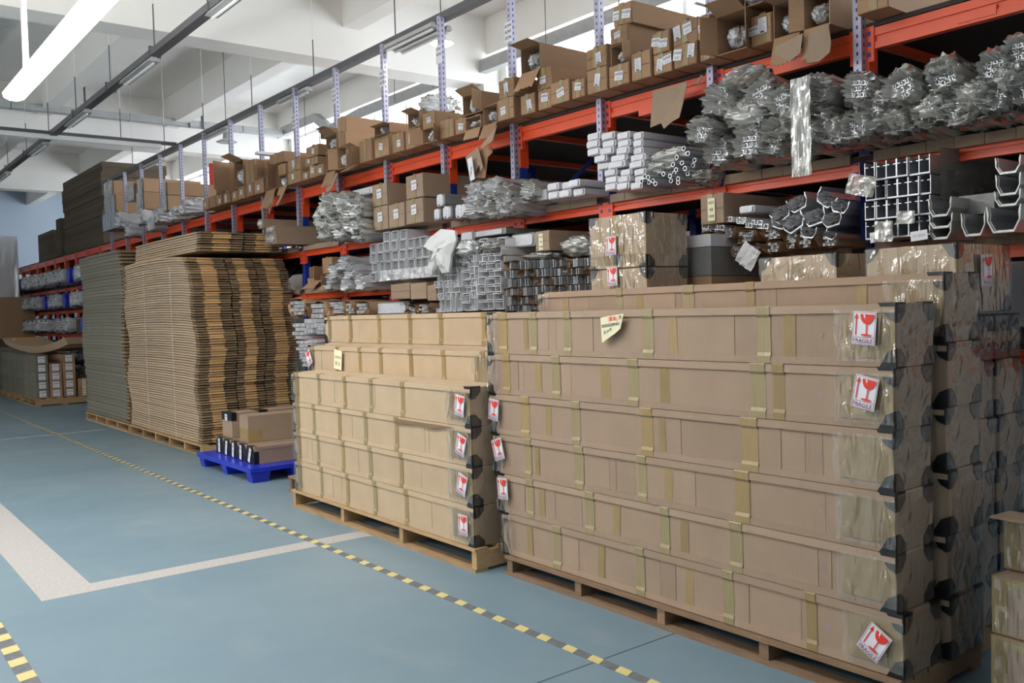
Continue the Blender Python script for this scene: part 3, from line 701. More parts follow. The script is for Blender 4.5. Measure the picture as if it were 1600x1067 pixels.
hanging_board([726, 744, 757, 752, 749, 733, 728], [245, 229, 262, 268, 258, 279, 262], 4.64, 'twisted cardboard piece hanging below the top shelf', M_card)
hanging_board([750, 765, 769, 760, 759, 736, 740], [232, 228, 238, 245, 278, 278, 240], 4.68, 'dark cardboard piece hanging behind the white tag', M_brown)
p = P(736, 264, 0, 4.6); d = Decal(); d.sheet(-.035, .035, -.1, .1, 0); d.text('HM38L', .03, 0, -.02, 1, rot=1.2)
o = d.mb.mesh('tag', [M_white, M_ink]); stick('hanging_tag', o, None, p, AISLE, .18, 1.0, label='white paper tag hanging below the top shelf cartons', category='tag')
hanging_board([777, 771, 752, 747], [196, 220, 232, 229], 4.60, 'long bent cardboard flap sticking down from the open cartons', M_card)
hanging_board([524, 530, 518, 508, 506], [270, 271, 295, 301, 296], 4.62, 'bent cardboard strip hanging by the fifth silver post region', M_card)
hanging_board([417, 427, 425, 420, 418], [310, 302, 320, 335, 332], 4.62, 'narrow cardboard strip hanging left of the seventh silver post', M_card)
hanging_board([443, 447, 438, 430, 429], [296, 295, 312, 322, 318], 4.62, 'slim bent cardboard strip hanging near the seventh silver post', M_card)
# long pale profile lying across the cartons
p = P(405, 239, 0, 4.7); q = P(478, 248, 1, p.y)
MB().box(0, 1.6, -.05, .05, 0, .035).obj('pale_profile', M_lampw, None, (4.62, p.y-.1, p.z-.04), label='long pale profile lying across the far top shelf cartons', category='profile')
MB().box(0, 1.5, -.01, .01, 0, .012).obj('thin_strip', M_lampw, None, tuple(P(1086, 6, 0, 4.5)), label='thin white strip poking out above the right hand cartons', category='profile')
for (u, v, lab) in ((675, 165, 'crumpled clear film heap beside the round glowing lamp post'), (352, 275, 'grey film heap on far top shelf cartons'), (300, 320, 'silvery film heap on the far top shelf')):
    p = P(u, v, 0, 4.85); o = link('film_heap', random.choice(LUMPG), None, (4.95, p.y, p.z), scale=(.25, .13, .13), label=lab, category='plastic film')
for (u0, u1, v0, v1, lab) in ((800, 806, 0, 0, ''),): pass
# far wrapped cartons and bundles on the top shelf
for (u0, u1, vt, vb, lab) in ((165, 178, 287, 309, 'film wrapped carton with open side on far top shelf, upper one'), (166, 182, 310, 335, 'film wrapped carton on the far top shelf, middle one'), (163, 185, 336, 362, 'crushed carton at the left end of far top shelf'),
    (217, 225, 281, 302, 'large film wrapped carton on far shelf, upper left'), (216, 226, 303, 330, 'large film wrapped carton on far shelf, lower left'), (200, 212, 290, 316, 'pale brown carton between two far silver posts'), (256, 262, 286, 306, 'film wrapped carton on far shelf, upper right'), (256, 263, 307, 330, 'film wrapped carton on far shelf, lower right')):
    a = P(u0, vb, 0, 4.75); b = P(u1, vb, 0, 4.75); zt = P(u0, vt, 0, 4.75).z
    c = carton(a.y, b.y, max(ZT, a.z), zt, 4.75, L=1.0, m=M_brown, labels=0, label=lab)
    w_ = a.y-b.y; h_ = zt-max(ZT, a.z)
    wrinkled(w_*1.02, h_*1.02, 8, 6, .01, u0).obj('plastic_wrap', M_bagw, c).matrix_basis = Matrix.Translation((-.012, 0, h_/2)) @ AISLE
for i, (u, v, r) in enumerate(((190, 345, .16), (225, 340, .15), (250, 338, .14), (275, 335, .13), (292, 325, .12), (240, 352, .12), (205, 360, .14))):
    bundle(u, v, r*1.3, r, 4.7, 1.4, True, 'film wrapped profile bundle on far top shelf, %s from left' % ORD[i], 'far top shelf bundles', white=True)

# ---- second shelf
Z2 = 2.46; X2 = 4.66
def grp_lab(s): return s
BAGS2 = [(1130, 160, 34), (1112, 208, 28), (1128, 255, 32), (1190, 150, 36), (1172, 190, 34), (1180, 238, 36), (1228, 160, 30), (1222, 205, 30), (1218, 250, 28),
 (1290, 145, 32), (1285, 190, 34), (1272, 232, 34), (1312, 240, 30), (1350, 140, 34), (1368, 182, 36), (1348, 214, 32), (1420, 140, 38), (1430, 188, 38), (1402, 222, 30), (1480, 120, 38), (1488, 165, 40), (1502, 200, 34), (1552, 105, 36), (1558, 152, 38), (1572, 190, 34), (1590, 80, 34), (1455, 215, 30), (1538, 210, 30), (1610, 140, 40), (1640, 180, 40)]
for i, (u, v, r) in enumerate(BAGS2):
    rr = abs(P(u-r, v, 0, 4.6).y-P(u+r, v, 0, 4.6).y)/2; rz = abs(P(u, v-r, 0, 4.6).z-P(u, v+r, 0, 4.6).z)/2*.82
    zz = P(u, v, 0, 4.6).z; zz = max(zz, Z2+rz*.9)
    k = post_of(P(u, v, 0, 4.6).y)
    lv = 'low' if v > 205 else ('middle' if v > 165 else 'high')
    bundle(u, v, rr*.8, rz, 4.62+random.uniform(-.06, .05), 2.0, random.random() < .75, 'film bagged profile bundle, %s in second shelf heap, %s from left' % (lv, ORD[min(19, sum(1 for q in BAGS2 if q[0] < u and (('low' if q[1] > 205 else ('middle' if q[1] > 165 else 'high')) == lv)))]),
           'bagged bundles heaped on the second shelf', roll=random.uniform(-.3, .3), pos=(4.6, P(u, v, 0, 4.6).y, zz))
for i, (u, v, a, b) in enumerate(((1160, 175, 60, 40), (1150, 125, 50, 20), (1235, 185, 45, 42), (1390, 160, 60, 40), (1450, 180, 60, 42), (1385, 210, 50, 22), (1520, 150, 60, 45), (1470, 105, 40, 20), (1300, 205, 34, 36), (1570, 115, 45, 40), (1500, 215, 45, 18))):
    p = P(u, v, 0, 4.55); ry = abs(P(u-a, v, 0, 4.55).y-p.y); rz = abs(P(u, v-b, 0, 4.55).z-p.z)
    link('film_heap', LUMPG[i % 5], None, (4.66, p.y, max(p.z, Z2+rz*.9)), scale=(.16, ry*.72, rz*.72), rot=(random.uniform(-.3, .3), random.uniform(-.4, .4), 0), label='loose crumpled grey film on the second shelf heap, %s from left' % ORD[sorted([1160, 1150, 1235, 1390, 1450, 1385, 1520, 1470, 1300, 1570, 1500]).index(u)], category='plastic film', group='loose film on the second shelf')
# hanging clear sleeve
pa, pb = P(1240, 195, 0, 4.45), P(1271, 195, 0, 4.45); zt_, zb_ = P(1256, 122, 0, 4.45).z, P(1256, 276, 0, 4.45).z
o = wrinkled(pa.y-pb.y, zt_-zb_, 14, 30, .016, 5, 6, 1.2).obj('film_sleeve', M_bag, None, label='flat clear film sleeve hanging down over the second shelf edge', category='plastic film')
o.matrix_basis = Matrix.Translation((4.44, (pa.y+pb.y)/2, (zt_+zb_)/2)) @ AISLE
# round tubes
tube_m = MB().tube((0, 0, 0), (2.2, 0, 0), .0125, 12, hollow=.72).mesh('round_tube', M_alu)
for i, (u, v) in enumerate([(1068, 232), (1077, 240), (1066, 247), (1080, 258), (1077, 264), (1070, 255), (1060, 258), (1063, 266), (1072, 271), (1013, 276), (1021, 278), (1017, 285), (1026, 283), (1050, 270), (1056, 276), (1044, 282), (1034, 288), (1082, 250), (1060, 285), (1010, 284), (1040, 272), (1066, 280)]):
    p = P(u, v, 0, 4.62); link('round_tube', tube_m, None, (4.60+random.uniform(-.05, .05), p.y, p.z), scale=(1, 1.3, 1.3), label='thin round aluminium tube in the film wrapped bunch on second shelf', category='tube', group='round tubes on the second shelf')
for u, v, a, b, lab in ((1040, 245, 40, 22, 'draped grey film over the round tubes'), (1092, 275, 18, 20, 'clear film bag end right of the round tubes'), (1025, 262, 28, 22, 'crumpled film around left side of the round tubes')):
    p = P(u, v, 0, 4.7); link('film_heap', random.choice(LUMPG), None, (4.8, p.y, p.z), scale=(.16, abs(P(u-a, v, 0, 4.7).y-p.y), abs(P(u, v-b, 0, 4.7).z-p.z)*.8), label=lab, category='plastic film')
# white wrapped bars
def white_bar(u0, u1, v0, v1, X, label, group, L=1.9, m=None, tag_=False, name='wrapped_bar', rz=0):
    a = P(u0, v1, 0, X); b = P(u1, v0, 0, X); w = a.y-P(u1, v1, 0, X).y; h = P(u0, v0, 0, X).z-a.z
    t = thing(name, label, 'wrapped bar', (X+random.uniform(-.03, .03), a.y-w/2, a.z), (0, 0, rz), group)
    w *= .96; h *= .94; e = min(w, h)*.18
    mb = MB(); pts = [(-w/2+e, 0), (w/2-e, 0), (w/2, e), (w/2, h-e), (w/2-e, h), (-w/2+e, h), (-w/2, h-e), (-w/2, e)]
    mb.prism(pts, lambda p, q, s: (s, p, q), 0, L)
    mb.obj('wrapping', m or M_wrapw, t)
    mb = MB().prism([(p*.8, h/2+(q-h/2)*.8) for p, q in pts], lambda p, q, s: (s, p, q), -.012, 0)
    mb.obj('folded_end', M_wrapw, t)
    if tag_: stick('paper_label', PAPER[1], t, (-.014, 0, h*.5), AISLE, random.uniform(-.2, .2), min(w, h)/.1)
    return t
rows = [(210, 222), (222, 233.5), (233.5, 245), (245, 256), (256, 267), (267, 278), (278, 289), (289, 300)]
for j, (a, b) in enumerate(rows):
    xs = [920, 942, 965, 987, 1004] if j < 3 else ([931, 953, 982, 1007] if j < 5 else [946, 968, 988, 1008])
    for i in range(len(xs)-1):
        s = (xs[i]-920)*.16
        white_bar(xs[i], xs[i+1]-1, a-s*.25, b-s*.25, 4.62, 'white wrapped bar in the tall white stack, %s row from the top, %s from left' % (ORD[j], ORD[i]), 'white wrapped bars on the second shelf', rz=random.uniform(-.02, .02))
for j in range(2):
    for i in range(3):
        white_bar(855+i*19, 873+i*19, 287+j*13-i*2.5, 299+j*13-i*2.5, 4.62, 'white wrapped bar in the low white stack, %s row, %s from left' % (('upper', 'lower')[j], ORD[i]), 'low stack of white wrapped bars', rz=.02)
link('rolled_film', BAG[2], None, (4.62, P(835, 298, 0, 4.62).y, P(835, 298, 0, 4.62).z), scale=(1.6, .10, .09), label='curled grey film roll left of the low white bar stack', category='plastic film')
fin = MB()
for i in range(7): fin.box(0, 1.5, -.06+i*.02, -.05+i*.02, 0, .08)
for i, (u, v) in enumerate(((824, 321), (846, 319))):
    p = P(u, v, 0, 4.62); fin.obj('ribbed_profile', M_aluw, None, (4.62, p.y, max(Z2, p.z)), label='white ribbed profile under the curled film, %s one' % ('left', 'right')[i], category='profile')
for i, (u, v, r) in enumerate(((752, 302, 13), (765, 318, 14), (778, 294, 13), (797, 306, 16), (748, 322, 14), (782, 322, 14), (803, 322, 12))):
    p = P(u, v, 0, 4.6); rr = abs(P(u-r, v, 0, 4.6).y-p.y)
    bundle(u, v, rr, rr*.8, 4.6, 1.8, False, 'film wrapped tube on second shelf between posts, %s from left' % ORD[sorted([752, 765, 778, 797, 748, 782, 803]).index(u)], 'film wrapped tubes on the second shelf', white=i % 2 == 0, cat='wrapped tube', name='wrapped_tube')
for (a, b, c, d) in ((679, 692, 303, 324), (679, 690, 326, 345), (692, 707, 322, 343), (708, 722, 319, 342), (724, 738, 318, 341)):
    white_bar(a, b, c, d, 4.60, 'grey film wrapped bundle with label right of shelf cartons, %s' % {679: 'far left upper' if c == 303 else 'far left lower', 692: 'second in low row', 708: 'third in low row', 724: 'fourth in low row'}[a], 'film wrapped bundles beside the shelf cartons', m=M_wrapg, tag_=True, name='wrapped_profile_bundle')
white_bar(742, 752, 292, 313, 4.6, 'white wrapped box profile standing above the film tubes', None, name='wrapped_bar')
white_bar(764, 779, 279, 297, 4.6, 'grey film wrapped square profile on top of the film tubes', None, m=M_wrapg, name='wrapped_bar')
for (a, b, c, d, lab) in ((636, 663, 313, 351, 'brown carton on second shelf, lower right of five'), (609, 634, 320, 357, 'brown carton on second shelf, lower middle of five'), (585, 608, 325, 361, 'brown carton on second shelf, lower left of five'),
                          (636, 663, 276, 312, 'brown carton on second shelf, upper right of five'), (583, 607, 290, 324, 'brown carton on second shelf, upper left of five')):
    p = P(a, d, 0, 4.6); q = P(b, d, 0, 4.6); zt = P(a, c, 0, 4.6).z; z0 = Z2+.0 if c > 300 and a != 0 and d > 330 else P(a, d, 0, 4.6).z
    ct = carton(p.y, q.y, p.z, zt, 4.6, L=1.5, m=M_card, labels=0, label=lab, group='five labelled cartons on the second shelf')
    stick('paper_label', PAPER[2], ct, (-.014, 0, (zt-p.z)*.55), AISLE, .05, 1.3, label='white printed paper label')
white_bar(548, 582, 298, 309, 4.64, 'flat white box on top of the grey film bundles', None, name='white_box')
i = 0
for (u, v, r) in ((520, 322, 13), (545, 318, 12), (565, 325, 13), (512, 340, 13), (535, 340, 13), (560, 345, 14), (515, 358, 12), (540, 358, 12), (568, 360, 12)):
    p = P(u, v, 0, 4.6); rr = abs(P(u-r, v, 0, 4.6).y-p.y); i += 1
    bundle(u, v, rr*1.05, rr*.72, 4.55, 1.8, i % 2 == 0, 'grey film wrapped bundle left of shelf cartons, %s row, %s from left' % (('top', 'middle', 'bottom')[(i-1)//3], ORD[(i-1) % 3]), 'grey film bundles on the second shelf', cat='profile bundle')
for (a, b, c, d, lab) in ((405, 412, 343, 358, 'long brown carton on second shelf, upper left'), (416, 431, 355, 367, 'long brown carton with film end, middle of three'), (415, 433, 367, 384, 'long brown carton with film end, lowest of three')):
    p = P(a, d, 0, 4.5); q = P(b, d, 0, 4.5); zt = P(a, c, 0, 4.5).z
    ct = carton(p.y, q.y, p.z, zt, 4.5, L=1.5, m=M_card, labels=0, label=lab, tape=False)
    o = link('film_end', random.choice(LUMP), ct, (0, 0, (zt-p.z)/2), scale=(.05, (p.y-q.y)*.45, (zt-p.z)*.45))

# ---- third shelf
Z3 = 1.925
def outline_profile(kind, w, h, L):
    mb = MB(); t = .0045
    if kind == 'trough':      # U with inward lips, open to the top
        for a, b, c, d in ((-w/2, -w/2+t, 0, h), (w/2-t, w/2, 0, h), (-w/2+t, w/2-t, 0, t*1.6), (-w/2+t, -w/2+.02, h-.028, h-.028+t), (w/2-.02, w/2-t, h-.028, h-.028+t)):
            mb.box(0, L, a, b, c, d)
        for i in range(8): mb.box(0, .01, -w/2+w*(i+.2)/8, -w/2+w*(i+.6)/8, -t*.4, t*.9)
    elif kind == 'tray':      # flared U
        pts = [(-w*.5, h), (-w*.5+t, h), (-w*.42, h*.75), (-w*.44, h*.45), (-w*.27, t), (w*.27, t), (w*.44, h*.45), (w*.42, h*.75), (w*.5-t, h), (w*.5, h), (w*.47, h*.42), (w*.3, -t), (-w*.3, -t), (-w*.47, h*.42)]
        mb.prism(pts, lambda p, q, s: (s, p, q), 0, L)
    elif kind == 'square':
        for a, b, c, d in ((-w/2, -w/2+t*1.4, 0, h), (w/2-t*1.4, w/2, 0, h), (-w/2, w/2, 0, t*1.4), (-w/2, w/2, h-t*1.4, h)): mb.box(0, L, a, b, c, d)
    elif kind == 'channel':
        for a, b, c, d in ((-w/2, -w/2+t, 0, h), (-w/2, w/2, 0, t), (-w/2, w/2, h-t, h), (w/2-t, w/2, 0, h*.22), (w/2-t, w/2, h*.78, h)): mb.box(0, L, a, b, c, d)
    return mb
cell_y = abs(P(1375, 330, 0, 4.6).y-P(1392, 330, 0, 4.6).y)
ch = outline_profile('trough', cell_y*.97, .098, 2.2).mesh('trough_profile', M_alu)
inn = MB().box(.02, 2.2, -cell_y*.47, -cell_y*.44, 0, .09).box(.02, 2.2, cell_y*.44, cell_y*.47, 0, .09).box(.10, .11, -cell_y*.44, cell_y*.44, .004, .094).mesh('hollow_shade', mat('profile_shadow_grey', (.03, .035, .06), rough=.5))  # dark plates inside each trough stand in for the shade of its hollow
for r_ in range(4):
    for c_ in range(6):
        y = P(1352+17*c_+8, 330, 0, 4.6).y; z = 1.93+r_*.106
        t = thing('trough_profile', 'aluminium trough profile in the grid of stacked troughs, %s row from top, %s from left' % (ORD[3-r_], ORD[c_]), 'profile', (4.6+random.uniform(-.008, .008), y, z), group='grid of trough profiles on the third shelf')
        link('shell', ch, t); link('hollow_shade', inn, t)
p0, p1 = P(1447, 330, 0, 4.6), P(1343, 330, 0, 4.6)
o = wrinkled(2.1, .46, 30, 12, .012, 3, .7, 2).obj('film_cover', M_wrapg, None, label='grey film wrapped along the right side of the trough grid', category='plastic film'); o.matrix_basis = Matrix.Translation((5.75, p0.y-.012, 2.16)) @ NEAR
o = wrinkled(2.1, .44, 30, 12, .004, 4, .7, 2).obj('film_cover', M_wrapb, None, label='blue film wrapped along the left side of the trough grid', category='plastic film'); o.matrix_basis = Matrix.Translation((5.66, p1.y+.005, 2.15)) @ NEAR
for (u, v, a, b, s, lab) in ((1350, 290, 22, 16, 0, 'crumpled film over the upper left of the trough grid'), (1420, 340, 14, 10, 1, 'film scrap hanging over the middle of the trough grid'), (1385, 362, 14, 16, 2, 'film scrap over the lower trough grid')):
    p = P(u, v, 0, 4.56); o = wrinkled(abs(P(u-a, v, 0, 4.56).y-p.y)*2, abs(P(u, v-b, 0, 4.56).z-p.z)*2, 16, 12, .02, s+20, 3, 3).obj('film_scrap', M_bag, None, label=lab, category='plastic film'); o.matrix_basis = Matrix.Translation((4.55, p.y, p.z)) @ AISLE @ Matrix.Rotation(random.uniform(-.3, .3), 4, 'Z')
for (u, v, w, h, tx) in ((1411, 339, .07, .055, 'TYPE-H'), (1436, 368, .09, .05, '97-2026'), (1365, 371, .04, .055, '018')):
    p = P(u, v, 0, 4.53); d = Decal(); d.sheet(-w/2, w/2, -h/2, h/2, 0); d.text(tx, .02, 0, 0, 1); stick('paper_tag', d.mb.mesh('paper_tag', [M_white, M_inkg]), None, p, AISLE, .08, 1, label='small white paper tag on the trough grid reading %s' % tx, category='tag')
n = 0
for (u0, u1, v0, v1) in ((1457, 1492, 312, 338), (1458, 1494, 336, 356), (1458, 1492, 352, 373), (1508, 1545, 335, 368), (1548, 1600, 325, 363), (1562, 1600, 275, 305), (1561, 1600, 248, 272), (1560, 1600, 300, 322)):
    a = P(u0, v1, 0, 4.6); b = P(u1, v1, 0, 4.6); w = a.y-b.y; h = P(u0, v0, 0, 4.6).z-a.z; n += 1
    t = thing('tray_profile', 'flared aluminium tray profile under film on third shelf, %s' % ('top of left trio', 'middle of left trio', 'bottom of left trio', 'lone one right of the trio', 'lowest at right edge', 'second highest at right edge', 'highest at right edge', 'third highest at right edge')[n-1], 'profile', (4.58, (a.y+b.y)/2, a.z), group='flared tray profiles on the third shelf')
    outline_profile('tray', w, h, 2.0).obj('shell', M_alu, t)
    outline_profile('tray', w*1.05, h*1.06, 1.95).obj('film_skin', M_bag, t, (-.02, 0, -.004))
MB().box(0, 2.0, -.09, .09, 0, .10).obj('wrapped_block', M_wrapg, None, (4.75, P(1525, 320, 0, 4.75).y, Z3+.1), label='dark film wrapped profile block behind the tray profiles', category='profile bundle')
# crumpled film profiles and paper bundles of the bay between the two right posts
def paper_bundle(u0, u1, v0, v1, X, label, group=None, teeth=0, slant=0, paper=True, L=1.6, m=None):
    a = P(u0, v1, 0, X); b = P(u1, v1, 0, X); w = a.y-b.y; h = P(u0, v0, 0, X).z-a.z
    t = thing('profile_bundle', label, 'profile bundle', (X, (a.y+b.y)/2, a.z+h/2), (slant, 0, 0), group)
    link('profile_ends', TEETH[teeth], t, (0, 0, 0), scale=(L*.9, w*(.82 if paper else .98), h*(.82 if paper else 1.02)), kind='stuff')
    if paper:
        mb = MB(); n = 12; rnd = random.Random(int(u0)); rr = []
        for i in range(n):
            an = 2*math.pi*(i+.5)/n; sq = 1/max(abs(math.cos(an)), abs(math.sin(an))); rr.append((math.cos(an)*w*.52*min(sq, 1.25), math.sin(an)*h*.52*min(sq, 1.25)))
        k = 0; xs = [-.03, .0, .05, L]
        for q, x in enumerate(xs):
            for (py, pz) in rr:
                e = rnd.uniform(.85, 1.2) if q == 0 else 1
                mb.v.append((x+(rnd.uniform(-.03, .03) if q == 0 else 0), py*e, pz*e))
        for q in range(3):
            for i in range(n): mb.f.append((q*n+i, q*n+(i+1) % n, (q+1)*n+(i+1) % n, (q+1)*n+i)); mb.m.append(0)
        mb.obj('paper_wrap', m or M_brown, t)
    return t
for i, (a, b, c, d) in enumerate(((1098, 1136, 352, 362), (1136, 1170, 340, 350), (1152, 1196, 345, 354), (1166, 1205, 350, 360))):
    paper_bundle(a, b, c, d, 4.58, 'comb like row of white profile ends above paper bundles, %s from left' % ORD[i], 'comb rows of profile ends', teeth=3, slant=.14, paper=False)
white_bar(1153, 1178, 322, 334, 4.6, 'flat white wrapped bar on top of the comb profile rows', None)
for i, (a, b, c, d) in enumerate(((1100, 1123, 364, 380), (1127, 1150, 356, 374), (1155, 1182, 361, 380), (1197, 1224, 357, 376), (1107, 1128, 384, 398), (1146, 1163, 382, 400), (1166, 1190, 382, 397), (1198, 1222, 378, 396), (1231, 1249, 364, 391), (1252, 1271, 363, 390), (1283, 1312, 368, 387))):
    paper_bundle(a, b, c, d, 4.6, 'brown paper wrapped profile bundle on third shelf, %s from left in %s row' % (ORD[i if i < 4 else i-4], 'upper' if i < 4 else 'lower'), 'paper wrapped bundles on the third shelf', teeth=i % 3)
for i, (u, v, r) in enumerate(((1225, 335, 18), (1250, 320, 18), (1285, 312, 18), (1215, 350, 14), (1245, 350, 20), (1275, 342, 20), (1302, 345, 18), (1310, 325, 16), (1262, 365, 14), (1295, 368, 10))):
    a = P(u-r, v+r*.8, 0, 4.55); b = P(u+r, v+r*.8, 0, 4.55); w = a.y-b.y; h = P(u, v-r*.8, 0, 4.55).z-a.z
    t = thing('tray_profile', 'film covered flared profile in the jumbled third shelf heap, %s from left' % ORD[sorted([1225, 1250, 1285, 1215, 1245, 1275, 1302, 1310, 1262, 1295]).index(u)], 'profile', (4.55, (a.y+b.y)/2, (a.z+h*.2)), (random.uniform(-.7, .7), 0, 0), group='jumbled film covered profiles')
    outline_profile('tray', w*.9, h*.8, 1.9).obj('shell', M_alu, t)
    link('film_skin', BAGW[i % 4], t, (.06, 0, h*.4), scale=(1.8, w*.34, h*.34))
ct = carton(P(1096, 350, 0, 4.55).y, P(1133, 350, 0, 4.55).y, P(1096, 352, 0, 4.55).z, P(1096, 306, 0, 4.55).z, 4.55, L=1.3, m=M_card, labels=0, label='brown carton with tall cream handwritten label on third shelf')
stick('paper_label', PAPER[3], ct, (-.014, 0, .09), AISLE, 0, .95, label='cream handwritten label reading A03 68 H08')
p = P(1172, 400, 0, 4.56); o = wrinkled(.14, .14, 10, 8, .02, 9, 3, 3).obj('torn_film', M_cloth, None, label='white torn film ribbon dangling before the third shelf', category='plastic film'); o.matrix_basis = Matrix.Translation(p) @ AISLE @ Matrix.Rotation(-.6, 4, 'Z')
# carton and grey box, bundles in the middle bays
ct = carton(P(838, 390, 0, 4.55).y, P(860, 390, 0, 4.55).y, P(838, 393, 0, 4.55).z, P(838, 362, 0, 4.55).z, 4.55, L=1.6, m=M_card, labels=0, label='long brown carton with cream label on top of finned profile bundles', tape=False)
stick('paper_label', PAPER[3], ct, (-.010, .015, .07), AISLE, 0, .85, label='cream handwritten label')
white_bar(796, 836, 366, 388, 4.62, 'grey wrapped long box left of the cream labelled carton', None, m=M_wrapg, name='wrapped_box')
cols = [(793, 814), (816, 838), (842, 865), (870, 890), (894, 919)]; rws = [(409, 422), (423, 435), (436, 449), (450, 463), (464, 477), (478, 490)]
for j, (c, d) in enumerate(rws):
    for i, (a, b) in enumerate(cols):
        paper_bundle(a, b, c-i*1.2, d-i*1.2, 4.5+random.uniform(-.02, .02), 'finned profile bundle right of the channel stack, %s row from top, %s from left' % (ORD[j], ORD[i]), 'finned bundles beside the channel stack', teeth=4+(i+j) % 2, paper=(i*2+j) % 3 == 0)
for (u, v, a, b, lab) in ((830, 400, 34, 9, 'grey film strip lying on the finned bundles, left part'), (888, 384, 30, 22, 'grey film heap over the finned bundles'), (880, 425, 18, 8, 'torn brown paper on the finned bundles')):
    p = P(u, v, 0, 4.5); link('film_heap', random.choice(LUMPG), None, (4.62, p.y, p.z), scale=(.14, abs(P(u-a, v, 0, 4.5).y-p.y)*.8, abs(P(u, v-b, 0, 4.5).z-p.z)*.8), label=lab, category='plastic film')
# channel stack
wy = abs(P(730, 430, 0, 4.5).y-P(742, 430, 0, 4.5).y)
chan = {0: outline_profile('channel', wy*.95, wy*.75, 1.9).mesh('channel_profile', M_aluw), 1: outline_profile('channel', wy*.62, wy*1.5, 1.9).mesh('channel_profile', M_aluw)}
k = 0
for i in range(9):
    u = 684+i*12; top = (425, 420, 405, 402, 405, 392, 388, 390, 386)[i]; kind = (1, 1, 1, 1, 0, 1, 0, 0, 0)[i]
    v = 488-i*.6; 
    while v > top:
        if kind == 1 or (kind == 0 and random.random() < .0):
            for du in (-2.8, 3.0):
                p = P(u+du, v, 0, 4.5); k += 1
                link('channel_profile', chan[1], None, (4.5+random.uniform(-.03, .03), p.y, p.z), rot=(random.uniform(-.1, .14), 0, 0), label='narrow upright aluminium channel in the open stack behind the pallet cartons', category='profile', group='upright channels in the channel stack')
            v -= 19
        else:
            p = P(u, v, 0, 4.5); k += 1
            link('channel_profile', chan[0], None, (4.5+random.uniform(-.03, .03), p.y, p.z), rot=(random.uniform(-.04, .04), 0, 0), label='square mouthed aluminium channel in the open stack behind the pallet cartons', category='profile', group='square channels in the channel stack')
            v -= 12
# brown paper side of that stack and film on it
a, b = P(784, 480, 0, 4.5), P(784, 380, 0, 4.5)
MB().box(0, 1.8, -.02, 0, 0, .52).obj('paper_wrap', M_brown, None, (4.56, a.y-.015, a.z), label='brown paper wrapped down the side of the channel stack', category='paper')
for (u, v, a, b, m_, lab) in ((724, 388, 22, 18, 0, 'ball of white film on the channel stack'), (764, 385, 18, 10, 1, 'grey film along the channel stack top')):
    p = P(u, v, 0, 4.45); link('film_heap', (LUMP if m_ == 0 else LUMPG)[m_], None, (4.5, p.y, p.z), scale=(.12, abs(P(u-a, v, 0, 4.45).y-p.y)*.8, abs(P(u, v-b, 0, 4.45).z-p.z)*.8), label=lab, category='plastic film')
for i, (u0, u1, v0, v1) in enumerate(((718, 740, 362, 380), (742, 795, 362, 372), (742, 795, 374, 390))):
    white_bar(u0, u1, v0, v1, 4.7, 'grey film wrapped profile on top of the channel stack, %s' % ('left', 'upper right', 'lower right')[i], None, m=M_wrapg, name='wrapped_profile')
# white plastic bag hanging (thin folded sheet with thickness from its folds)
def white_bag():
    us = [(690, 358), (712, 360), (714, 375), (706, 398), (703, 425), (692, 427), (686, 415), (676, 430), (667, 422), (682, 392), (663, 385), (672, 372)]
    c = P(690, 395, 0, 4.38); mb = MB()
    ring = [P(u, v, 0, 4.38)-c for u, v in us]; n = len(ring); L_ = 5
    for s in (0, 1):
        for q in range(L_):
            f = 1-q/L_
            for w_ in ring:
                nn = noise.noise(w_*14+Vector((q, s*5, 0)))
                mb.v.append(((.01 if s else -.01)+(-1 if s == 0 else 1)*(.05*(1-f*f)+.03*nn*(1-f**4)), w_.y*f, w_.z*f))
        mb.v.append((-.06 if s == 0 else .06, 0, 0))
    S = n*L_+1
    for s in (0, 1):
        o = s*S
        for q in range(L_-1):
            for i in range(n):
                f = (o+q*n+i, o+q*n+(i+1) % n, o+(q+1)*n+(i+1) % n, o+(q+1)*n+i); mb.f.append(f if s else f[::-1]); mb.m.append(0)
        for i in range(n):
            mb.f.append((o+(L_-1)*n+i, o+(L_-1)*n+(i+1) % n, o+S-1)); mb.m.append(0)
    for i in range(n): mb.f.append((i, (i+1) % n, S+(i+1) % n, S+i)); mb.m.append(0)
    mb.obj('plastic_bag', M_cloth, None, c, label='crumpled white plastic bag hanging over the channel stack', category='bag')
white_bag()
# square tube grid
sy = abs(P(630, 410, 0, 4.62).y-P(641, 410, 0, 4.62).y)
sqm = outline_profile('square', sy*.98, sy*.72, 2.0); sqm.box(.03, .035, -sy*.4, sy*.4, .005, sy*.68, 1); sqm = sqm.mesh('square_tube', [M_wrapw, M_wrapg])
for i in range(9):
    u = 584+i*11.4; top = (394, 393, 374, 374, 372, 372, 386, 383, 386)[i]; z = Z3; y = P(u, 420, 0, 4.62).y; zt = P(u, top, 0, 4.62).z; r_ = 0
    while z < zt:
        link('square_tube', sqm, None, (4.62+random.uniform(-.02, .02), y+random.uniform(-.004, .004), z), label='film wrapped square aluminium tube in the clear wrapped stack on third shelf', category='tube', group='square tubes on the third shelf'); z += sy*.76; r_ += 1
p = P(640, 440, 0, 4.55); o = wrinkled(1.1, .10, 30, 6, .012, 31, 3, 3).obj('film_edge', M_bagw, None, label='clear film bunched under the square tube stack', category='plastic film'); o.matrix_basis = Matrix.Translation((4.56, p.y, Z3+.05)) @ AISLE
for i, (u, v, r) in enumerate(((545, 412, 10), (530, 425, 12), (555, 425, 12), (522, 442, 12), (548, 444, 13), (572, 442, 12))):
    bundle(u, v, .11, .09, 4.6, 1.7, False, 'pale film sleeve left of the square tubes, %s from left' % ORD[sorted([545, 530, 555, 522, 548, 572]).index(u)], 'pale film sleeves on the third shelf', white=True, cat='wrapped tube', name='film_sleeve')
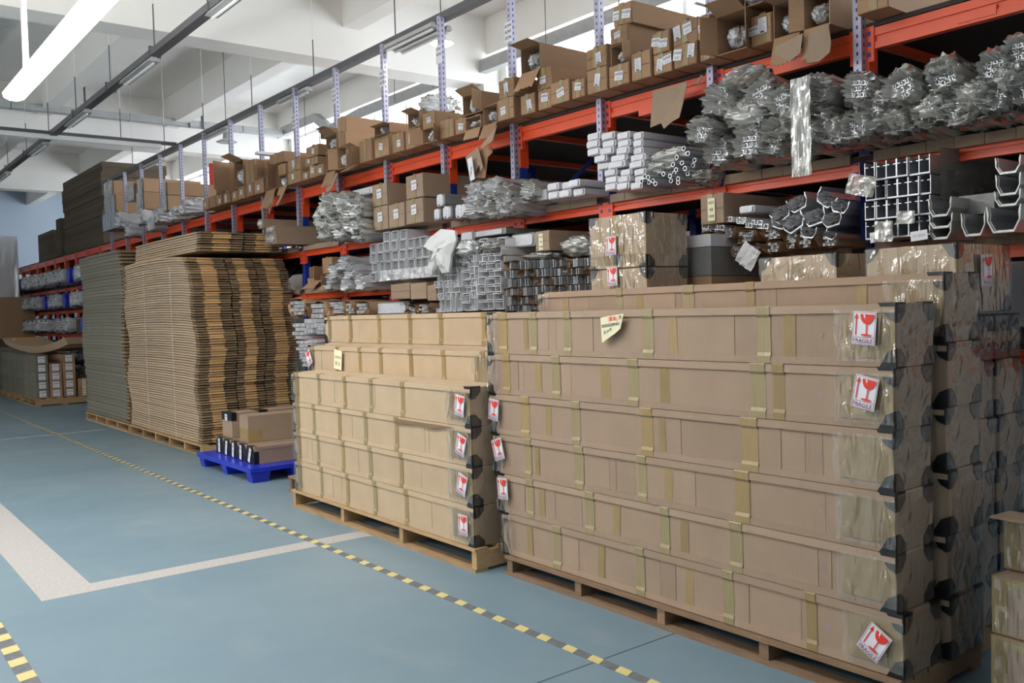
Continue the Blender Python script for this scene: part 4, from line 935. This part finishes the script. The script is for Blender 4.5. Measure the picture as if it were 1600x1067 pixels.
for (u0, u1, v0, v1, op, lab) in ((505, 520, 403, 428, False, 'taped carton on third shelf left of the film sleeves'), (484, 503, 418, 440, True, 'open carton on the third shelf beside the flattened carton piles'), (495, 516, 433, 455, True, 'open white lined carton low on third shelf'), (482, 494, 443, 464, False, 'small carton under the open one on third shelf')):
    a = P(u0, v1, 0, 4.6); b = P(u1, v1, 0, 4.6); carton(a.y, b.y, max(Z3, a.z), max(Z3+.1, P(u0, v0, 0, 4.6).z), 4.6, L=1.2, opened=op, labels=0, label=lab, flap=[('right', 30), ('bottom', -40)])
# ---- fourth shelf
Z4 = 1.36
for (u0, u1, v0, v1, lab) in ((612, 642, 444, 468, 'plain brown carton on the fourth shelf, left one'), (643, 668, 443, 468, 'plain brown carton on the fourth shelf, middle one'), (669, 683, 446, 470, 'plain brown carton on the fourth shelf, right one')):
    a = P(u0, v1, 0, 4.5); b = P(u1, v1, 0, 4.5); carton(a.y, b.y, a.z, P(u0, v0, 0, 4.5).z, 4.5, L=1.2, m=M_card, labels=0, tape=False, label=lab)
for i, (a, b, c, d) in enumerate(((455, 480, 468, 495), (483, 512, 472, 500), (515, 543, 470, 492), (543, 555, 472, 492), (556, 577, 472, 492), (640, 655, 478, 492), (656, 676, 474, 490))):
    paper_bundle(a, b, c, d, 4.5, 'crumpled brown paper wrapped bundle behind the pallet cartons, %s from left' % ORD[i], 'paper bundles on the fourth shelf', teeth=i % 3)
white_bar(583, 640, 472, 492, 4.6, 'clear film wrapped wide block on the fourth shelf', None, m=M_wrapg, name='wrapped_block')
for i, (a, b, c, d) in enumerate(((460, 475, 505, 530), (476, 492, 498, 520), (493, 510, 505, 522), (466, 480, 532, 552), (481, 494, 530, 548), (470, 484, 553, 572))):
    paper_bundle(a, b, c, d, 4.3, 'dark cut profile bundle between piles and pallet cartons, %s from top' % ORD[i], 'dark bundles beside the pallet cartons', teeth=i % 3, paper=False)
# supporting packed goods standing on the floor under those stacks (mostly hidden)
for (y0, y1, z1, lab) in ((5.2, 7.6, 1.30, 'brown packed crate behind the pallet of four long cartons'), (3.9, 5.15, 1.45, 'brown packed crate behind the tall front stack'), (7.7, 9.6, 1.1, 'brown packed crate beside the flattened carton piles')):
    MB().box(0, .34, 0, y1-y0, 0, z1).obj('packed_crate', M_dark, None, (4.53, y0, 0), label=lab, category='crate')

# ------------------------------------------------------------------ long cartons on pallets
def pallet(x0, x1, y0, y1, h, label, m, nst, old=False, near_plank=True):
    t = thing('wooden_pallet', label, 'pallet', (x0, y0, 0)); W_ = x1-x0; L_ = y1-y0
    for i in range(nst):
        y = (L_-.06)*i/(nst-1)
        MB().box(0.01, W_, y, y+.05, .02, h-.018).obj('stringer', m, t)
    n = 6
    for i in range(n):
        x = (W_-.10)*i/(n-1); MB().box(x, x+.10, 0, L_, h-.018, h).obj('deck_board', m, t)
    for x in (0, W_/2-.05, W_-.10): MB().box(x, x+.10, 0, L_, 0, .02).obj('base_board', m, t)
    return t
def long_box(X0, W_, y0, y1, z0, H, m, label, group=None, frag=None, fragL=None, wrap=True, strips=(), creases=4, near_wrap=True, corners=True, seed=0, mark=True, dull=False):
    rnd = random.Random(seed); L_ = y1-y0
    t = thing('long_carton', label, 'carton', (X0, y0, z0), None, group)     # local: x into the stack, y away from camera
    g = .0015
    MB().box(.006, W_, 0, L_, g, H-g).obj('body', m, t)
    ys = [.0]+sorted(rnd.uniform(.06, .94) for _ in range(creases))+[1.0]
    fz = .036
    for a, b in zip(ys, ys[1:]):
        if (b-a)*L_ < .02: continue
        d = rnd.uniform(.0, .0025); MB().box(.0025+d, .006, a*L_+.0018, b*L_-.0018, fz*.8, H-fz).obj('side_panel', m, t)
    MB().hexa([(-.005, 0, H-fz), (.006, 0, H-fz), (.006, L_, H-fz), (-.005, L_, H-fz), (-.002, 0, H-g), (.006, 0, H-g), (.006, L_, H-g), (-.002, L_, H-g)]).obj('lid_edge', m, t)
    MB().hexa([(-.003, 0, g), (.006, 0, g), (.006, L_, g), (-.003, L_, g), (-.001, 0, fz*.9), (.006, 0, fz*.9), (.006, L_, fz*.9), (-.001, L_, fz*.9)]).obj('base_edge', m, t)
    for (f, w, kind) in strips:
        y = f*L_; k = rnd.uniform(-.008, .008)
        if kind == 0: path = [(.0018, H-fz), (.0018, fz*.9)]
        else: path = [(.05, H+.0006), (-.0035, H+.0006), (-.0068, H-.004), (-.0066, H-fz-.001), (.0016, H-fz-.014), (.0016, fz+.012), (-.0042, fz*.9), (-.0042, g)]
        mb = MB(); K = len(path)
        for q, (px, pz) in enumerate(path):
            sh = k*(q/(K-1)); mb.v += [(px, y-w/2+sh, pz), (px, y+w/2+sh, pz)]
        for q in range(K-1): mb.f.append((2*q, 2*q+1, 2*q+3, 2*q+2)); mb.m.append(0)
        mb.obj('tape_strip', M_tapec if kind == 2 else M_tape, t)
    if corners:
        for (sx, sz) in ((0, 1), (0, -1), (1, 1), (1, -1)):
            o = link('corner_protector', CORNER, t)
            o.matrix_basis = Matrix.Translation((0 if sx == 0 else W_, 0, H if sz == 1 else 0)) @ Matrix.Diagonal((1 if sx == 0 else -1, 1, sz, 1))
        for sz in (1, -1):
            o = link('corner_protector', CORNER, t); o.matrix_basis = Matrix.Translation((0, L_, H if sz == 1 else 0)) @ Matrix.Diagonal((1, -1, sz, 1))
    if wrap:
        w = .26; o = wrinkled(w, H*.82, 26, 22, .006, seed+.5, 5, 1.5).obj('plastic_wrap', M_clear, t); o.matrix_basis = Matrix.Translation((-.008, w/2-.01, H*.5)) @ AISLE
        o = wrinkled(.12, H*.9, 12, 18, .006, seed+8.5, 5, 1.5).obj('plastic_wrap', M_clear, t); o.matrix_basis = Matrix.Translation((-.008, L_-.055, H*.5)) @ AISLE
    if wrap or dull:
        o = wrinkled(W_*1.0, H*.96, 14, 14, .004, seed+4.5, 3, 3).obj('plastic_wrap', M_clearg, t); o.matrix_basis = Matrix.Translation((W_/2, -.006, H*.5)) @ NEAR
    MB().box(-.0012, .0, .0, .23, fz, H-fz).obj('tape_strip', M_tape, t) if wrap else None
    if frag:
        f, z, r = frag; stick('fragile_label', FRAG, t, (-.024, f, z), AISLE, r, 1.0, label='white label with red arrow, cracked red glass and FRAGILE')
    if fragL:
        f, z, r = fragL; stick('fragile_label', FRAG, t, (-.024, L_-f, z), AISLE, r, 1.0, label='white label with red arrow, cracked red glass and FRAGILE')
    if mark:
        d = Decal(); n = 16; r1, r2 = .011, .0095
        for i in range(n):
            a, b = 2*math.pi*i/n, 2*math.pi*(i+1)/n
            d.mb.poly([(r1*math.cos(a), r1*math.sin(a), 0), (r1*math.cos(b), r1*math.sin(b), 0), (r2*math.cos(b), r2*math.sin(b), 0), (r2*math.cos(a), r2*math.sin(a), 0)], 0)
        d.rect(-.001, .001, -.008, .008, 0); d.rect(-.007, .007, -.001, .001, 0)
        stick('stamp_mark', d.mb.mesh('stamp_mark', M_inkg), t, (.0005, .32, H*.5), AISLE)
    return t

# stack A (front right)
XA, YA0 = 3.30, 1.815
pallet(3.27, 3.95, 1.80, 4.30, .115, 'dark wooden pallet under the tall front stack of long cartons', M_woodd, 5)
zA = [.118, .37, .605, .845, 1.09, 1.335, 1.585]
yl = [4.35, 4.38, 4.42, 4.44, 4.45, 4.45]; y0s = [1.80, 1.825, 1.825, 1.83, 1.825, 1.815]
SA = [[(.16, .05, 1), (.33, .06, 2), (.42, .05, 0), (.55, .06, 2), (.66, .05, 0), (.80, .07, 2), (.90, .05, 0)],
      [(.30, .07, 2), (.47, .06, 2), (.42, .05, 0), (.60, .05, 0), (.68, .07, 2), (.88, .06, 2), (.84, .05, 0)],
      [(.28, .08, 1), (.45, .05, 0), (.52, .06, 2), (.70, .07, 2), (.87, .06, 2), (.84, .04, 0)],
      [(.26, .09, 1), (.50, .08, 1), (.46, .04, 0), (.70, .07, 2), (.79, .05, 0), (.87, .08, 1)],
      [(.24, .08, 2), (.20, .06, 1), (.45, .06, 0), (.53, .07, 2), (.61, .07, 0), (.76, .07, 2), (.82, .06, 0), (.93, .07, 1)],
      [(.23, .07, 2), (.18, .06, 0), (.49, .07, 2), (.43, .05, 0), (.72, .06, 2), (.83, .06, 2), (.86, .04, 0), (.94, .08, 1)]]
posn = ['lowest', 'second from bottom', 'third from bottom', 'third from top', 'second from top', 'topmost']
for i in range(6):
    fr = {5: (.115, .155, -.08), 4: (.105, .145, -.20), 0: (.105, .125, -.55)}.get(i)
    fl = {3: (.06, .15, -.12), 2: (.075, .15, .3), 1: (.07, .15, .05)}.get(i)
    long_box(XA, .29, y0s[i], yl[i], zA[i], zA[i+1]-zA[i], M_card, 'long taped brown carton on the front right pallet, %s of its front column' % posn[i], 'long cartons of the front stack', fr, fl, strips=SA[i], creases=6, seed=i+1)
# rows behind it
z = .118
HB = [.255, .26, .262, .262, .262, .285]
for i in range(6):
    long_box(3.63, .29, 1.79-(.0 if i % 2 else .012), 4.35, z, HB[i], M_card, 'long carton in the second column of the front stack, %s' % posn[i], 'second column cartons', None, None, strips=[(.14, .05, 0), (.37, .05, 1), (.52, .07, 2), (.66, .05, 0), (.72, .05, 2), (.90, .05, 0)] if i == 5 else [], creases=7 if i == 5 else 0, wrap=i == 5, dull=i < 5, seed=30+i, mark=False)
    z += HB[i]
def end_pile(X, W_, Hs, tag_, y0, yl_=3.6, m=M_card):
    z = .118
    for i, h in enumerate(Hs):
        long_box(X, W_, y0-(.012 if i % 2 else 0), yl_, z, h, m, 'film wrapped long carton in the %s column from the front, %s' % (tag_, (['lowest']+[ORD[q]+' from bottom' for q in range(1, 20)])[i]), '%s column cartons' % tag_, None, None, strips=[], creases=0, wrap=False, dull=True, seed=50+i+int(X*10), mark=False); z += h
    return z
zt3 = end_pile(3.97, .24, [.235, .235, .235, .235, .255], 'third', 1.86); zt3 = end_pile(4.24, .26, [.235, .235, .235, .235, .255], 'fourth', 1.86)
for j, (x, lab) in enumerate(((3.97, 'left'), (4.11, 'middle'), (4.25, 'right'), (4.39, 'far right'))):
    long_box(x, .13, 1.87, 3.4, 1.316, .20, M_card, 'narrow dark film wrapped carton on the rear columns, %s one' % lab, 'narrow wrapped cartons', None, None, strips=[], creases=0, wrap=False, dull=True, seed=80+j, mark=False)
pallet(3.96, 4.50, 1.84, 4.2, .115, 'dark wooden pallet under the rear wrapped columns', M_woodd, 5)
# square cartons on top
def top_carton(X, W_, y0, y1, z0, H, label, frag_end=None, frag_front=None):
    L_ = y1-y0; t = thing('fragile_carton', label, 'carton', (X, y0, z0))
    MB().box(0, W_, 0, L_, 0, H-.002).obj('body', M_cardB, t)
    MB().box(-.003, -.001, L_*.42, L_*.58, 0, H).obj('tape_strip', M_tape, t); MB().box(-.003, -.001, 0.002, L_-.002, .02, .08).obj('tape_strip', M_tape, t)
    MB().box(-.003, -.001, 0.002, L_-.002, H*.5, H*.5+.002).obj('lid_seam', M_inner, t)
    for (ex, ey, sz) in ((0, 0, 1), (0, 0, -1), (1, 0, 1), (1, 0, -1), (0, 1, 1), (0, 1, -1)):
        o = link('corner_protector', CORNER, t); o.matrix_basis = Matrix.Translation((W_*ex, L_*ey, H if sz == 1 else 0)) @ Matrix.Diagonal((1-2*ex, 1-2*ey, sz, 1)) @ Matrix.Scale(.95, 4)
    o = wrinkled(L_, H*.98, 16, 14, .004, W_*30, 2, 2).obj('plastic_wrap', M_clear, t); o.matrix_basis = Matrix.Translation((-.008, L_/2, H/2)) @ AISLE
    o = wrinkled(W_, H*.98, 16, 14, .004, W_*31, 2, 2).obj('plastic_wrap', M_clear, t); o.matrix_basis = Matrix.Translation((W_/2, -.008, H/2)) @ NEAR
    if frag_front: stick('fragile_label', FRAG, t, (-.022, frag_front[0], frag_front[1]), AISLE, frag_front[2], .9, label='white label with red arrow, cracked red glass and FRAGILE')
    if frag_end: stick('fragile_label', FRAG, t, (frag_end[0], -.022, frag_end[1]), NEAR, frag_end[2], 1.1, label='white label with red arrow, cracked red glass and FRAGILE')
top_carton(3.97, .52, 1.90, 2.32, 1.535, .305, 'film wrapped carton with FRAGILE label on its end, right rear top', frag_end=(.24, .185, .02))
top_carton(3.97, .42, 2.48, 2.92, 1.535, .30, 'plain film wrapped carton between two others above the long stack')
top_carton(3.97, .36, 3.74, 4.22, 1.535, .30, 'lower of two square cartons behind the long stack', frag_front=(.27, .255, 0))
top_carton(3.97, .36, 3.74, 4.22, 1.84, .325, 'upper of two square cartons with black corners and FRAGILE label', frag_front=(.275, .14, 0))
for i, (z0, h) in enumerate(((1.5, .28), (1.78, .18), (1.96, .08))):
    MB().box(0, 1.0, 0, .3, 0, h-.004).obj('wrapped_box', (M_brown, M_wrapg, M_wrapw)[i], None, (4.42, 3.62, z0), label=('brown box right of square cartons, lowest', 'grey wrapped box right of the square cartons, middle', 'grey wrapped flat box right of the square cartons, top')[i], category='box')
MB().box(0, .5, 0, 1.5, .118, 1.5).obj('packed_crate', M_dark, None, (3.97, 3.65, 0), label='dark packed crate supporting the two square cartons', category='crate')
MB().box(0, .55, 0, 1.4, 0, 1.39).obj('packed_crate', M_dark, None, (4.0, 2.0, .118), label='dark packed crate inside the rear columns', category='crate') if False else None

# handwritten notes
def note(name, w, h, loc, rot, parts, label, curl=False):
    d = Decal(); 
    if curl: d.shape([(-w/2, -h/2-.02), (w*.1, -h*.3), (w*.33, -h*.12), (w/2, h/2), (-w/2, h/2-.008)], 0); d.mb.prism([(-w/2, -h/2-.02), (w*.1, -h*.3), (w*.33, -h*.12), (w/2, h/2), (-w/2, h/2-.008)], lambda p, q, s: (p, q, s), -.0015, .0001, 0); d.lift = .001
    else: d.sheet(-w/2, w/2, -h/2, h/2, 0)
    for (s, size, x, y, m, r) in parts: d.text(s, size, x, y, m, rot=r)
    stick(name, d.mb.mesh(name, [M_cream, M_ink, M_red]), None, loc, AISLE, rot, 1, label=label, category='note')
note('paper_note', .17, .12, P(957, 510, 0, 3.27), .06, [('(套装)', .026, .005, .038, 2, 0), ('大', .026, .06, .042, 1, 0), ('20250520PH01', .022, -.012, .008, 1, .05), ('共 24 件', .018, -.035, -.022, 1, .3)], 'cream handwritten note curling off the topmost front carton, 20250520', curl=True)
note('paper_note', .135, .16, P(528, 562, 0, 3.45), -.12, [('20250520', .026, 0, .02, 1, .05), ('共 21', .04, 0, -.035, 1, .05)], 'cream handwritten note taped on the middle pallet second column')

# stack B (middle)
pallet(3.15, 4.15, 4.44, 7.08, .145, 'pale wooden pallet under the middle stack of long cartons', M_wood, 4)
zB = [.147, .40, .645, .89, 1.135]
for i in range(4):
    long_box(3.17, .28, 4.47, 7.02, zB[i], zB[i+1]-zB[i], M_cardB, 'long pale carton on the middle pallet, %s of its front column' % ('lowest', 'second from bottom', 'second from top', 'topmost')[i], 'long cartons of the middle stack', (.085, .13, (.0, -.3, -.3, -.15)[i]), None, strips=[(f+.02*((i*7) % 3-1), .05, 1+(q % 2)) for q, f in enumerate((.33, .50, .66, .83))]+[(.97, .08, 1)], creases=4, seed=100+i, mark=False)
z = .147
for i in range(5):
    h = (1.335-.147)/5
    long_box(3.47, .28, 4.6, 7.33, z, h, M_cardB, 'long pale carton in the second column of the middle stack, %s' % posn[i if i < 4 else 5], 'second column of the middle stack', None, (.05, .13, .5) if i == 4 else None, strips=[(f, .05, 1) for f in (.05, .22, .38, .54, .66, .80, .97)] if i == 4 else [], creases=4 if i == 4 else 0, wrap=i == 4, dull=i < 4, seed=120+i, mark=False); z += h
z = .147
for i in range(6):
    h = (1.59-.147)/6
    long_box(3.78, .28, 4.86, 7.62, z, h, M_cardB, 'long pale carton in the third column of the middle stack, %s' % posn[i], 'third column of the middle stack', None, None, strips=[(f, .055, 1) for f in (.10, .30, .46, .64, .82, .97)] if i == 5 else [], creases=4 if i == 5 else 0, wrap=False, dull=i < 5, seed=140+i, mark=False); z += h
pallet(3.40, 4.15, 7.09, 7.7, .145, 'short pallet end behind the middle stack', M_woodd, 2)
# torn lid sliver on the middle stack
p = P(700, 663, 0, 3.155); MB().prism([(-.35, .0), (.35, .0), (.34, -.035), (.1, -.02), (-.1, -.03), (-.25, -.012)], lambda p_, q, s: (s, p_, q), 0, .004).obj('torn_board', M_inner, None, (3.158, 5.0, .875), label='torn cardboard lip hanging between two cartons of the middle stack', category='cardboard')

# ------------------------------------------------------------------ blue pallet with goods
t = thing('plastic_pallet', 'blue plastic pallet on the floor beside the middle stack', 'pallet', (3.29, 8.30, 0))
MB().box(0, 1.05, 0, 1.5, .105, .145).obj('deck', M_plastic, t)
for x in (0.01, .42, .84):
    for y in (.02, .68, 1.33):
        mb = MB().hexa([(x+.02, y+.015, 0), (x+.18, y+.015, 0), (x+.18, y+.135, 0), (x+.02, y+.135, 0), (x, y, .105), (x+.2, y, .105), (x+.2, y+.15, .105), (x, y+.15, .105)]); mb.obj('foot', M_plastic, t)
MB().box(-.004, .0, .0, 1.5, .10, .15).obj('rim', M_plastic, t)
for i in range(5):
    y = 8.62+i*.235; nm = ORD[4-i]
    t = thing('capped_carton', 'long flat carton with black capped end and white tag, %s from left on blue pallet' % nm, 'carton', (3.42+.01*i, y, .146), group='tagged cartons on the blue pallet')
    MB().box(.0, .95, -.1, .1, 0, .17).obj('body', M_card, t)
    MB().prism([(-.103, 0), (.103, 0), (.103, .12), (.06, .174), (-.06, .174), (-.103, .12)], lambda p_, q, s: (s, p_, q), -.006, .045).obj('end_cap', M_black, t)
    stick('white_tag', PAPER[4], t, (-.014, random.uniform(-.02, .02), .085), AISLE, random.uniform(-.25, .1)+(-.35 if i == 0 else 0), 1.05, label='white printed tag')
    MB().box(.05, .95, -.104, -.101, 0, .03).box(.05, .95, -.104, -.101, .14, .17).obj('edge_strip', M_card, t)
t = thing('plain_carton', 'plain brown carton lying on the tagged cartons of the blue pallet', 'carton', (3.50, 8.86, .320), (0, 0, -.05))
MB().box(0, .98, 0, .26, 0, .27).obj('body', M_card, t)
MB().box(-.003, .0, .02, .24, .02, .14).box(-.003, .14, -.003, .0, .0, .12).box(.5, .58, -.003, .0, .03, .12).obj('tape_strip', M_tape, t)
t = thing('capped_carton', 'flat carton with black caps behind the plain carton on the blue pallet', 'carton', (3.52, 9.35, .320))
MB().box(0, .8, 0, .28, 0, .26).obj('body', M_card, t); MB().box(-.005, .05, -.005, .285, .18, .268).box(.3, .4, -.005, .285, .18, .268).obj('end_cap', M_black, t)
stick('white_tag', PAPER[2], t, (-.01, .14, .21), AISLE, 0, 1)

# ------------------------------------------------------------------ piles of flattened cartons
def sheet_mesh(w, L_, t, seed, m, sag, fill=.84):
    """one flattened carton: body board bowed along y, three slotted flaps at its near end"""
    rnd = random.Random(seed); mb = MB(); n = 9; f = .13
    zf = lambda y: -sag*((y/L_-.55)**2)*1.6-sag*.6*max(0, .15-y/L_)
    for i in range(n):
        a = f+(L_-f)*i/n; b = f+(L_-f)*(i+1)/n; e = .003
        mb.hexa([(0, a, zf(a)+t*.06), (w, a, zf(a)+t*.06), (w, b, zf(b)+t*.06), (0, b, zf(b)+t*.06), (0, a, zf(a)+t*fill), (w, a, zf(a)+t*fill), (w, b, zf(b)+t*fill), (0, b, zf(b)+t*fill)], 0)
    s1 = w*rnd.uniform(.25, .31); s2 = w*rnd.uniform(.66, .72)
    for (x0, x1, m_, d, hh) in ((0, s1-.004, 2, .0, rnd.uniform(.45, .75)), (s1, s2-.004, 1, -.008, rnd.uniform(.6, .88)), (s2, w, 2, .004, rnd.uniform(.45, .75))):
        a = d+rnd.uniform(-.006, .006); za, zb = zf(0), zf(f)
        mb.hexa([(x0, a, za+t*.1), (x1, a, za+t*.1), (x1, f, zb+t*.1), (x0, f, zb+t*.1), (x0, a, za+t*(.1+hh)), (x1, a, za+t*(.1+hh)), (x1, f, zb+t*(.1+hh)), (x0, f, zb+t*(.1+hh))], m_)
    return mb.mesh('flattened_carton', [m, M_flap, M_sheetside])
TS = .030
def pile(x, w, yfun, L_, z0, n, label, group, m, ts=TS, xj=.006, sagmax=.10):
    vars_ = {}
    for i in range(n):
        f = i/(n-1) if n > 1 else 0
        q = int(f*14)
        key = (q, i % 5)
        if key not in vars_: vars_[key] = sheet_mesh(w, L_, ts, i, m, sagmax*q/14, .84 if ts < .04 else .99)
        z = z0+i*ts
        link('flattened_carton', vars_[key], None, (x+random.uniform(-xj, xj)+.02*math.sin(i*.21), yfun(z)+random.uniform(-.010, .010), z+sagmax*(q/14)*.35), label=label, category='cardboard', group=group)
def yC(z): return 10.47+(.02 if z < .8 else 0)+max(0, z-1.2)*.10+max(0, z-1.9)*.55
for (x, w, nm) in ((3.58, .445, 'left'), (4.045, .34, 'middle'), (4.405, .40, 'right')):
    pile(x, w, yC, 2.9, .135, 74, 'flattened brown carton in the %s column of the tall slotted pile' % nm, 'flattened cartons, %s column' % nm, M_sheet)
pile(3.70, .52, lambda z: 10.66, 2.65, 2.40, 8, 'flattened carton in the short upper bundle on the tall pile, left', 'upper bundle, left', M_sheet, sagmax=.02)
pile(4.26, .50, lambda z: 10.7, 2.65, 2.40, 8, 'flattened carton in the short upper bundle on the tall pile, right', 'upper bundle, right', M_sheet, sagmax=.02)
pile(3.56, .9, lambda z: 13.42, 2.45, .135, 50, 'grey green flattened carton in the pile behind the tall brown one', 'grey flattened cartons', M_grey, ts=.0495, sagmax=.03)
pallet(3.55, 4.8, 10.44, 13.38, .125, 'wooden pallet under the tall pile of flattened cartons', M_wood, 6)
pallet(3.55, 4.6, 13.42, 15.9, .125, 'wooden pallet under the grey green pile of flattened cartons', M_wood, 5)
# strapping bands on the long face
for (y, lab) in ((11.3, 'near'), (12.4, 'far')):
    MB().box(-.002, 0, 0, .006, 0, 2.1).obj('strapping_band', M_white, None, (3.548, y, .14), label='thin pale strap around the tall flattened carton pile, %s one' % lab, category='strap')

# ------------------------------------------------------------------ far pallet and far rack goods
pallet(3.38, 4.45, 19.1, 23.0, .15, 'pale wooden pallet under the far block of small cartons', M_wood, 6)
for c_, (x, n) in enumerate(((3.42, 5), (3.66, 4), (3.90, 5), (4.16, 2))):
    for r_ in range(n):
        for j in range(6 if c_ == 0 else 1):
            L_ = .62 if c_ == 0 else 3.7; w = .22; h = .162
            t = thing('small_carton', 'small taped carton in the far block, %s column, %s row from bottom%s' % (ORD[c_], ORD[r_], ', %s back' % ORD[j] if c_ == 0 else ''), 'carton', (x, 19.15+j*.635, .15+r_*.165), group='small cartons on the far pallet')
            MB().box(0, w, 0, L_, 0, h).obj('body', M_grey if c_ == 0 else M_brown, t)
            if j == 0: stick('paper_label', PAPER[2 if c_ < 3 else 3], t, (w/2, -.006, h/2), NEAR, 0, 1.7 if c_ < 3 else 1.1, label='white paper label' if c_ < 3 else 'cream paper label')
t = thing('folded_board', 'curled open brown board lying on the far block of small cartons', 'cardboard', (3.95, 20.2, 1.0), (0, 0, .3))
mb = MB(); n = 12
for i in range(n):
    a0, a1 = -1.2+2.4*i/n, -1.2+2.4*(i+1)/n
    z0, z1 = .12*a0*a0, .12*a1*a1
    mb.hexa([(-.35, a0, z0), (.35, a0, z0), (.35, a1, z1), (-.35, a1, z1), (-.42, a0, z0+.03+.1), (.42, a0, z0+.03+.1), (.42, a1, z1+.13), (-.42, a1, z1+.13)])
mb.obj('board', M_sheet, t); MB().box(-.3, .3, -1.0, -.9, .1, .3).box(-.3, .3, .9, 1.0, .1, .3).obj('end_flap', M_flap, t)
MB().box(3.35, 4.3, 23.3, 26.5, .15, 1.0).obj('wrapped_stack', M_grey, None, label='grey wrapped stack beyond the far block of cartons', category='carton stack')
rnd = random.Random(5); cnt = {}
for k in range(15, 25):
    for zi, z in enumerate((.35, .75, 1.355, 1.91, 2.45)):
        for s in range(2):
            y = PY(k)+.28+.5*s; q = rnd.random(); cnt[(zi)] = cnt.get(zi, 0)+1
            lv = ('floor level', 'low level', 'fourth shelf', 'third shelf', 'second shelf')[zi]
            lab = '%s from right on the far rack, %s' % (ORD[min(19, cnt[zi]-1)], lv)
            if q < .62:
                bundle(0, 0, .22, .17, 4.55, 1.6, rnd.random() < .5, 'silvery wrapped bundle, '+lab, 'far rack goods', white=True, pos=(4.55, y, z+.17))
            elif q < .85:
                carton(y+.2, y-.2, z, z+.3, 4.6, L=1.2, m=M_dark, labels=0, label='dark carton, '+lab, group='far rack goods')
            else:
                MB().tube((0, 0, 0), (1.3, 0, 0), .17, 14).obj('blue_roll', M_plastic, None, (4.55, y, z+.17), label='blue roll, '+lab, category='roll', group='far rack goods')
# tall dark flat pack stack on the far top shelf
a, b = P(95, 300, 0, 4.85), P(160, 300, 0, 4.85)
for i in range(17):
    MB().box(0, 1.3, 0, 3.6, 0, .098).obj('dark_flat_carton', M_dark, None, (4.95+random.uniform(-.02, .02), 19.9+random.uniform(-.03, .03), 3.20+i*.10), label='dark flattened carton in the tall stack on the far top shelf', category='cardboard', group='dark stack on the far top shelf')
for i in range(9):
    MB().box(0, 1.0, 0, .5, 0, .098).obj('dark_flat_carton', M_dark, None, (4.92, 23.7, 3.20+i*.10), label='dark flattened carton in the lower stack at the far shelf end', category='cardboard', group='low dark stack on the far top shelf')
for i in range(7):
    MB().box(0, 1.0, 0, 1.8, 0, .098).obj('dark_flat_carton', M_dark, None, (4.92, 24.6, 3.20+i*.10), label='dark flattened carton in the farthest shelf stack', category='cardboard', group='farthest dark stack')
MB().box(0, .9, 0, 1.4, 0, 1.2).obj('dark_stack', M_dark, None, (3.9, 26.6, 0), label='dark carton stack at the far left edge, lower part', category='carton stack')
MB().box(0, .9, 0, 1.4, 0, 1.09).obj('dark_stack', M_brown, None, (3.9, 26.6, 1.205), label='brown carton stack under the striped wrapped column', category='carton stack')
t = thing('wrapped_column', 'pale purple striped wrapped column standing at the far left', 'wrapped column', (4.0, 26.8, 2.3))
MB().box(0, .5, 0, .5, 0, 1.6).obj('column', M_bagw, t); MB().box(-.005, 0, .15, .3, .1, 1.5).obj('purple_stripe', mat('stripe_purple', (.12, .1, .5)), t)
# ------------------------------------------------------------------ cartons at the lower right corner
def corner_carton(x, y1, z0, z1, L_, label, flap=False):
    H = z1-z0; t = thing('taped_carton', label, 'carton', (x, y1, z0), (0, 0, -.10))
    MB().box(0, .55, -L_, 0, 0, H-.004).obj('body', M_card, t)
    MB().box(-.002, 0, -L_, 0, H*.8, H-.004).box(-.002, 0, -.06, 0, 0, H*.8).box(-.002, 0, -.20, -.15, 0, H*.8).box(0, .05, .0, .002, 0, H).obj('tape_strip', M_tapec, t)
    o = wrinkled(L_*.95, H*.9, 14, 10, .004, z0*10+1, 2, 3).obj('plastic_wrap', M_clear, t); o.matrix_basis = Matrix.Translation((-.008, -L_/2, H/2)) @ AISLE
    if flap: MB().box(-.05, .1, -L_, .03, H, H+.008).obj('lid_flap', M_card, t)
corner_carton(3.60, 1.60, 0, .285, .6, 'brown taped carton at the lower right corner, lowest of three')
corner_carton(3.61, 1.60, .287, .515, .6, 'brown taped carton at the lower right corner, middle of three')
corner_carton(3.72, 1.60, .518, .72, .6, 'brown carton with lid flap, top of the lower right pile', True)
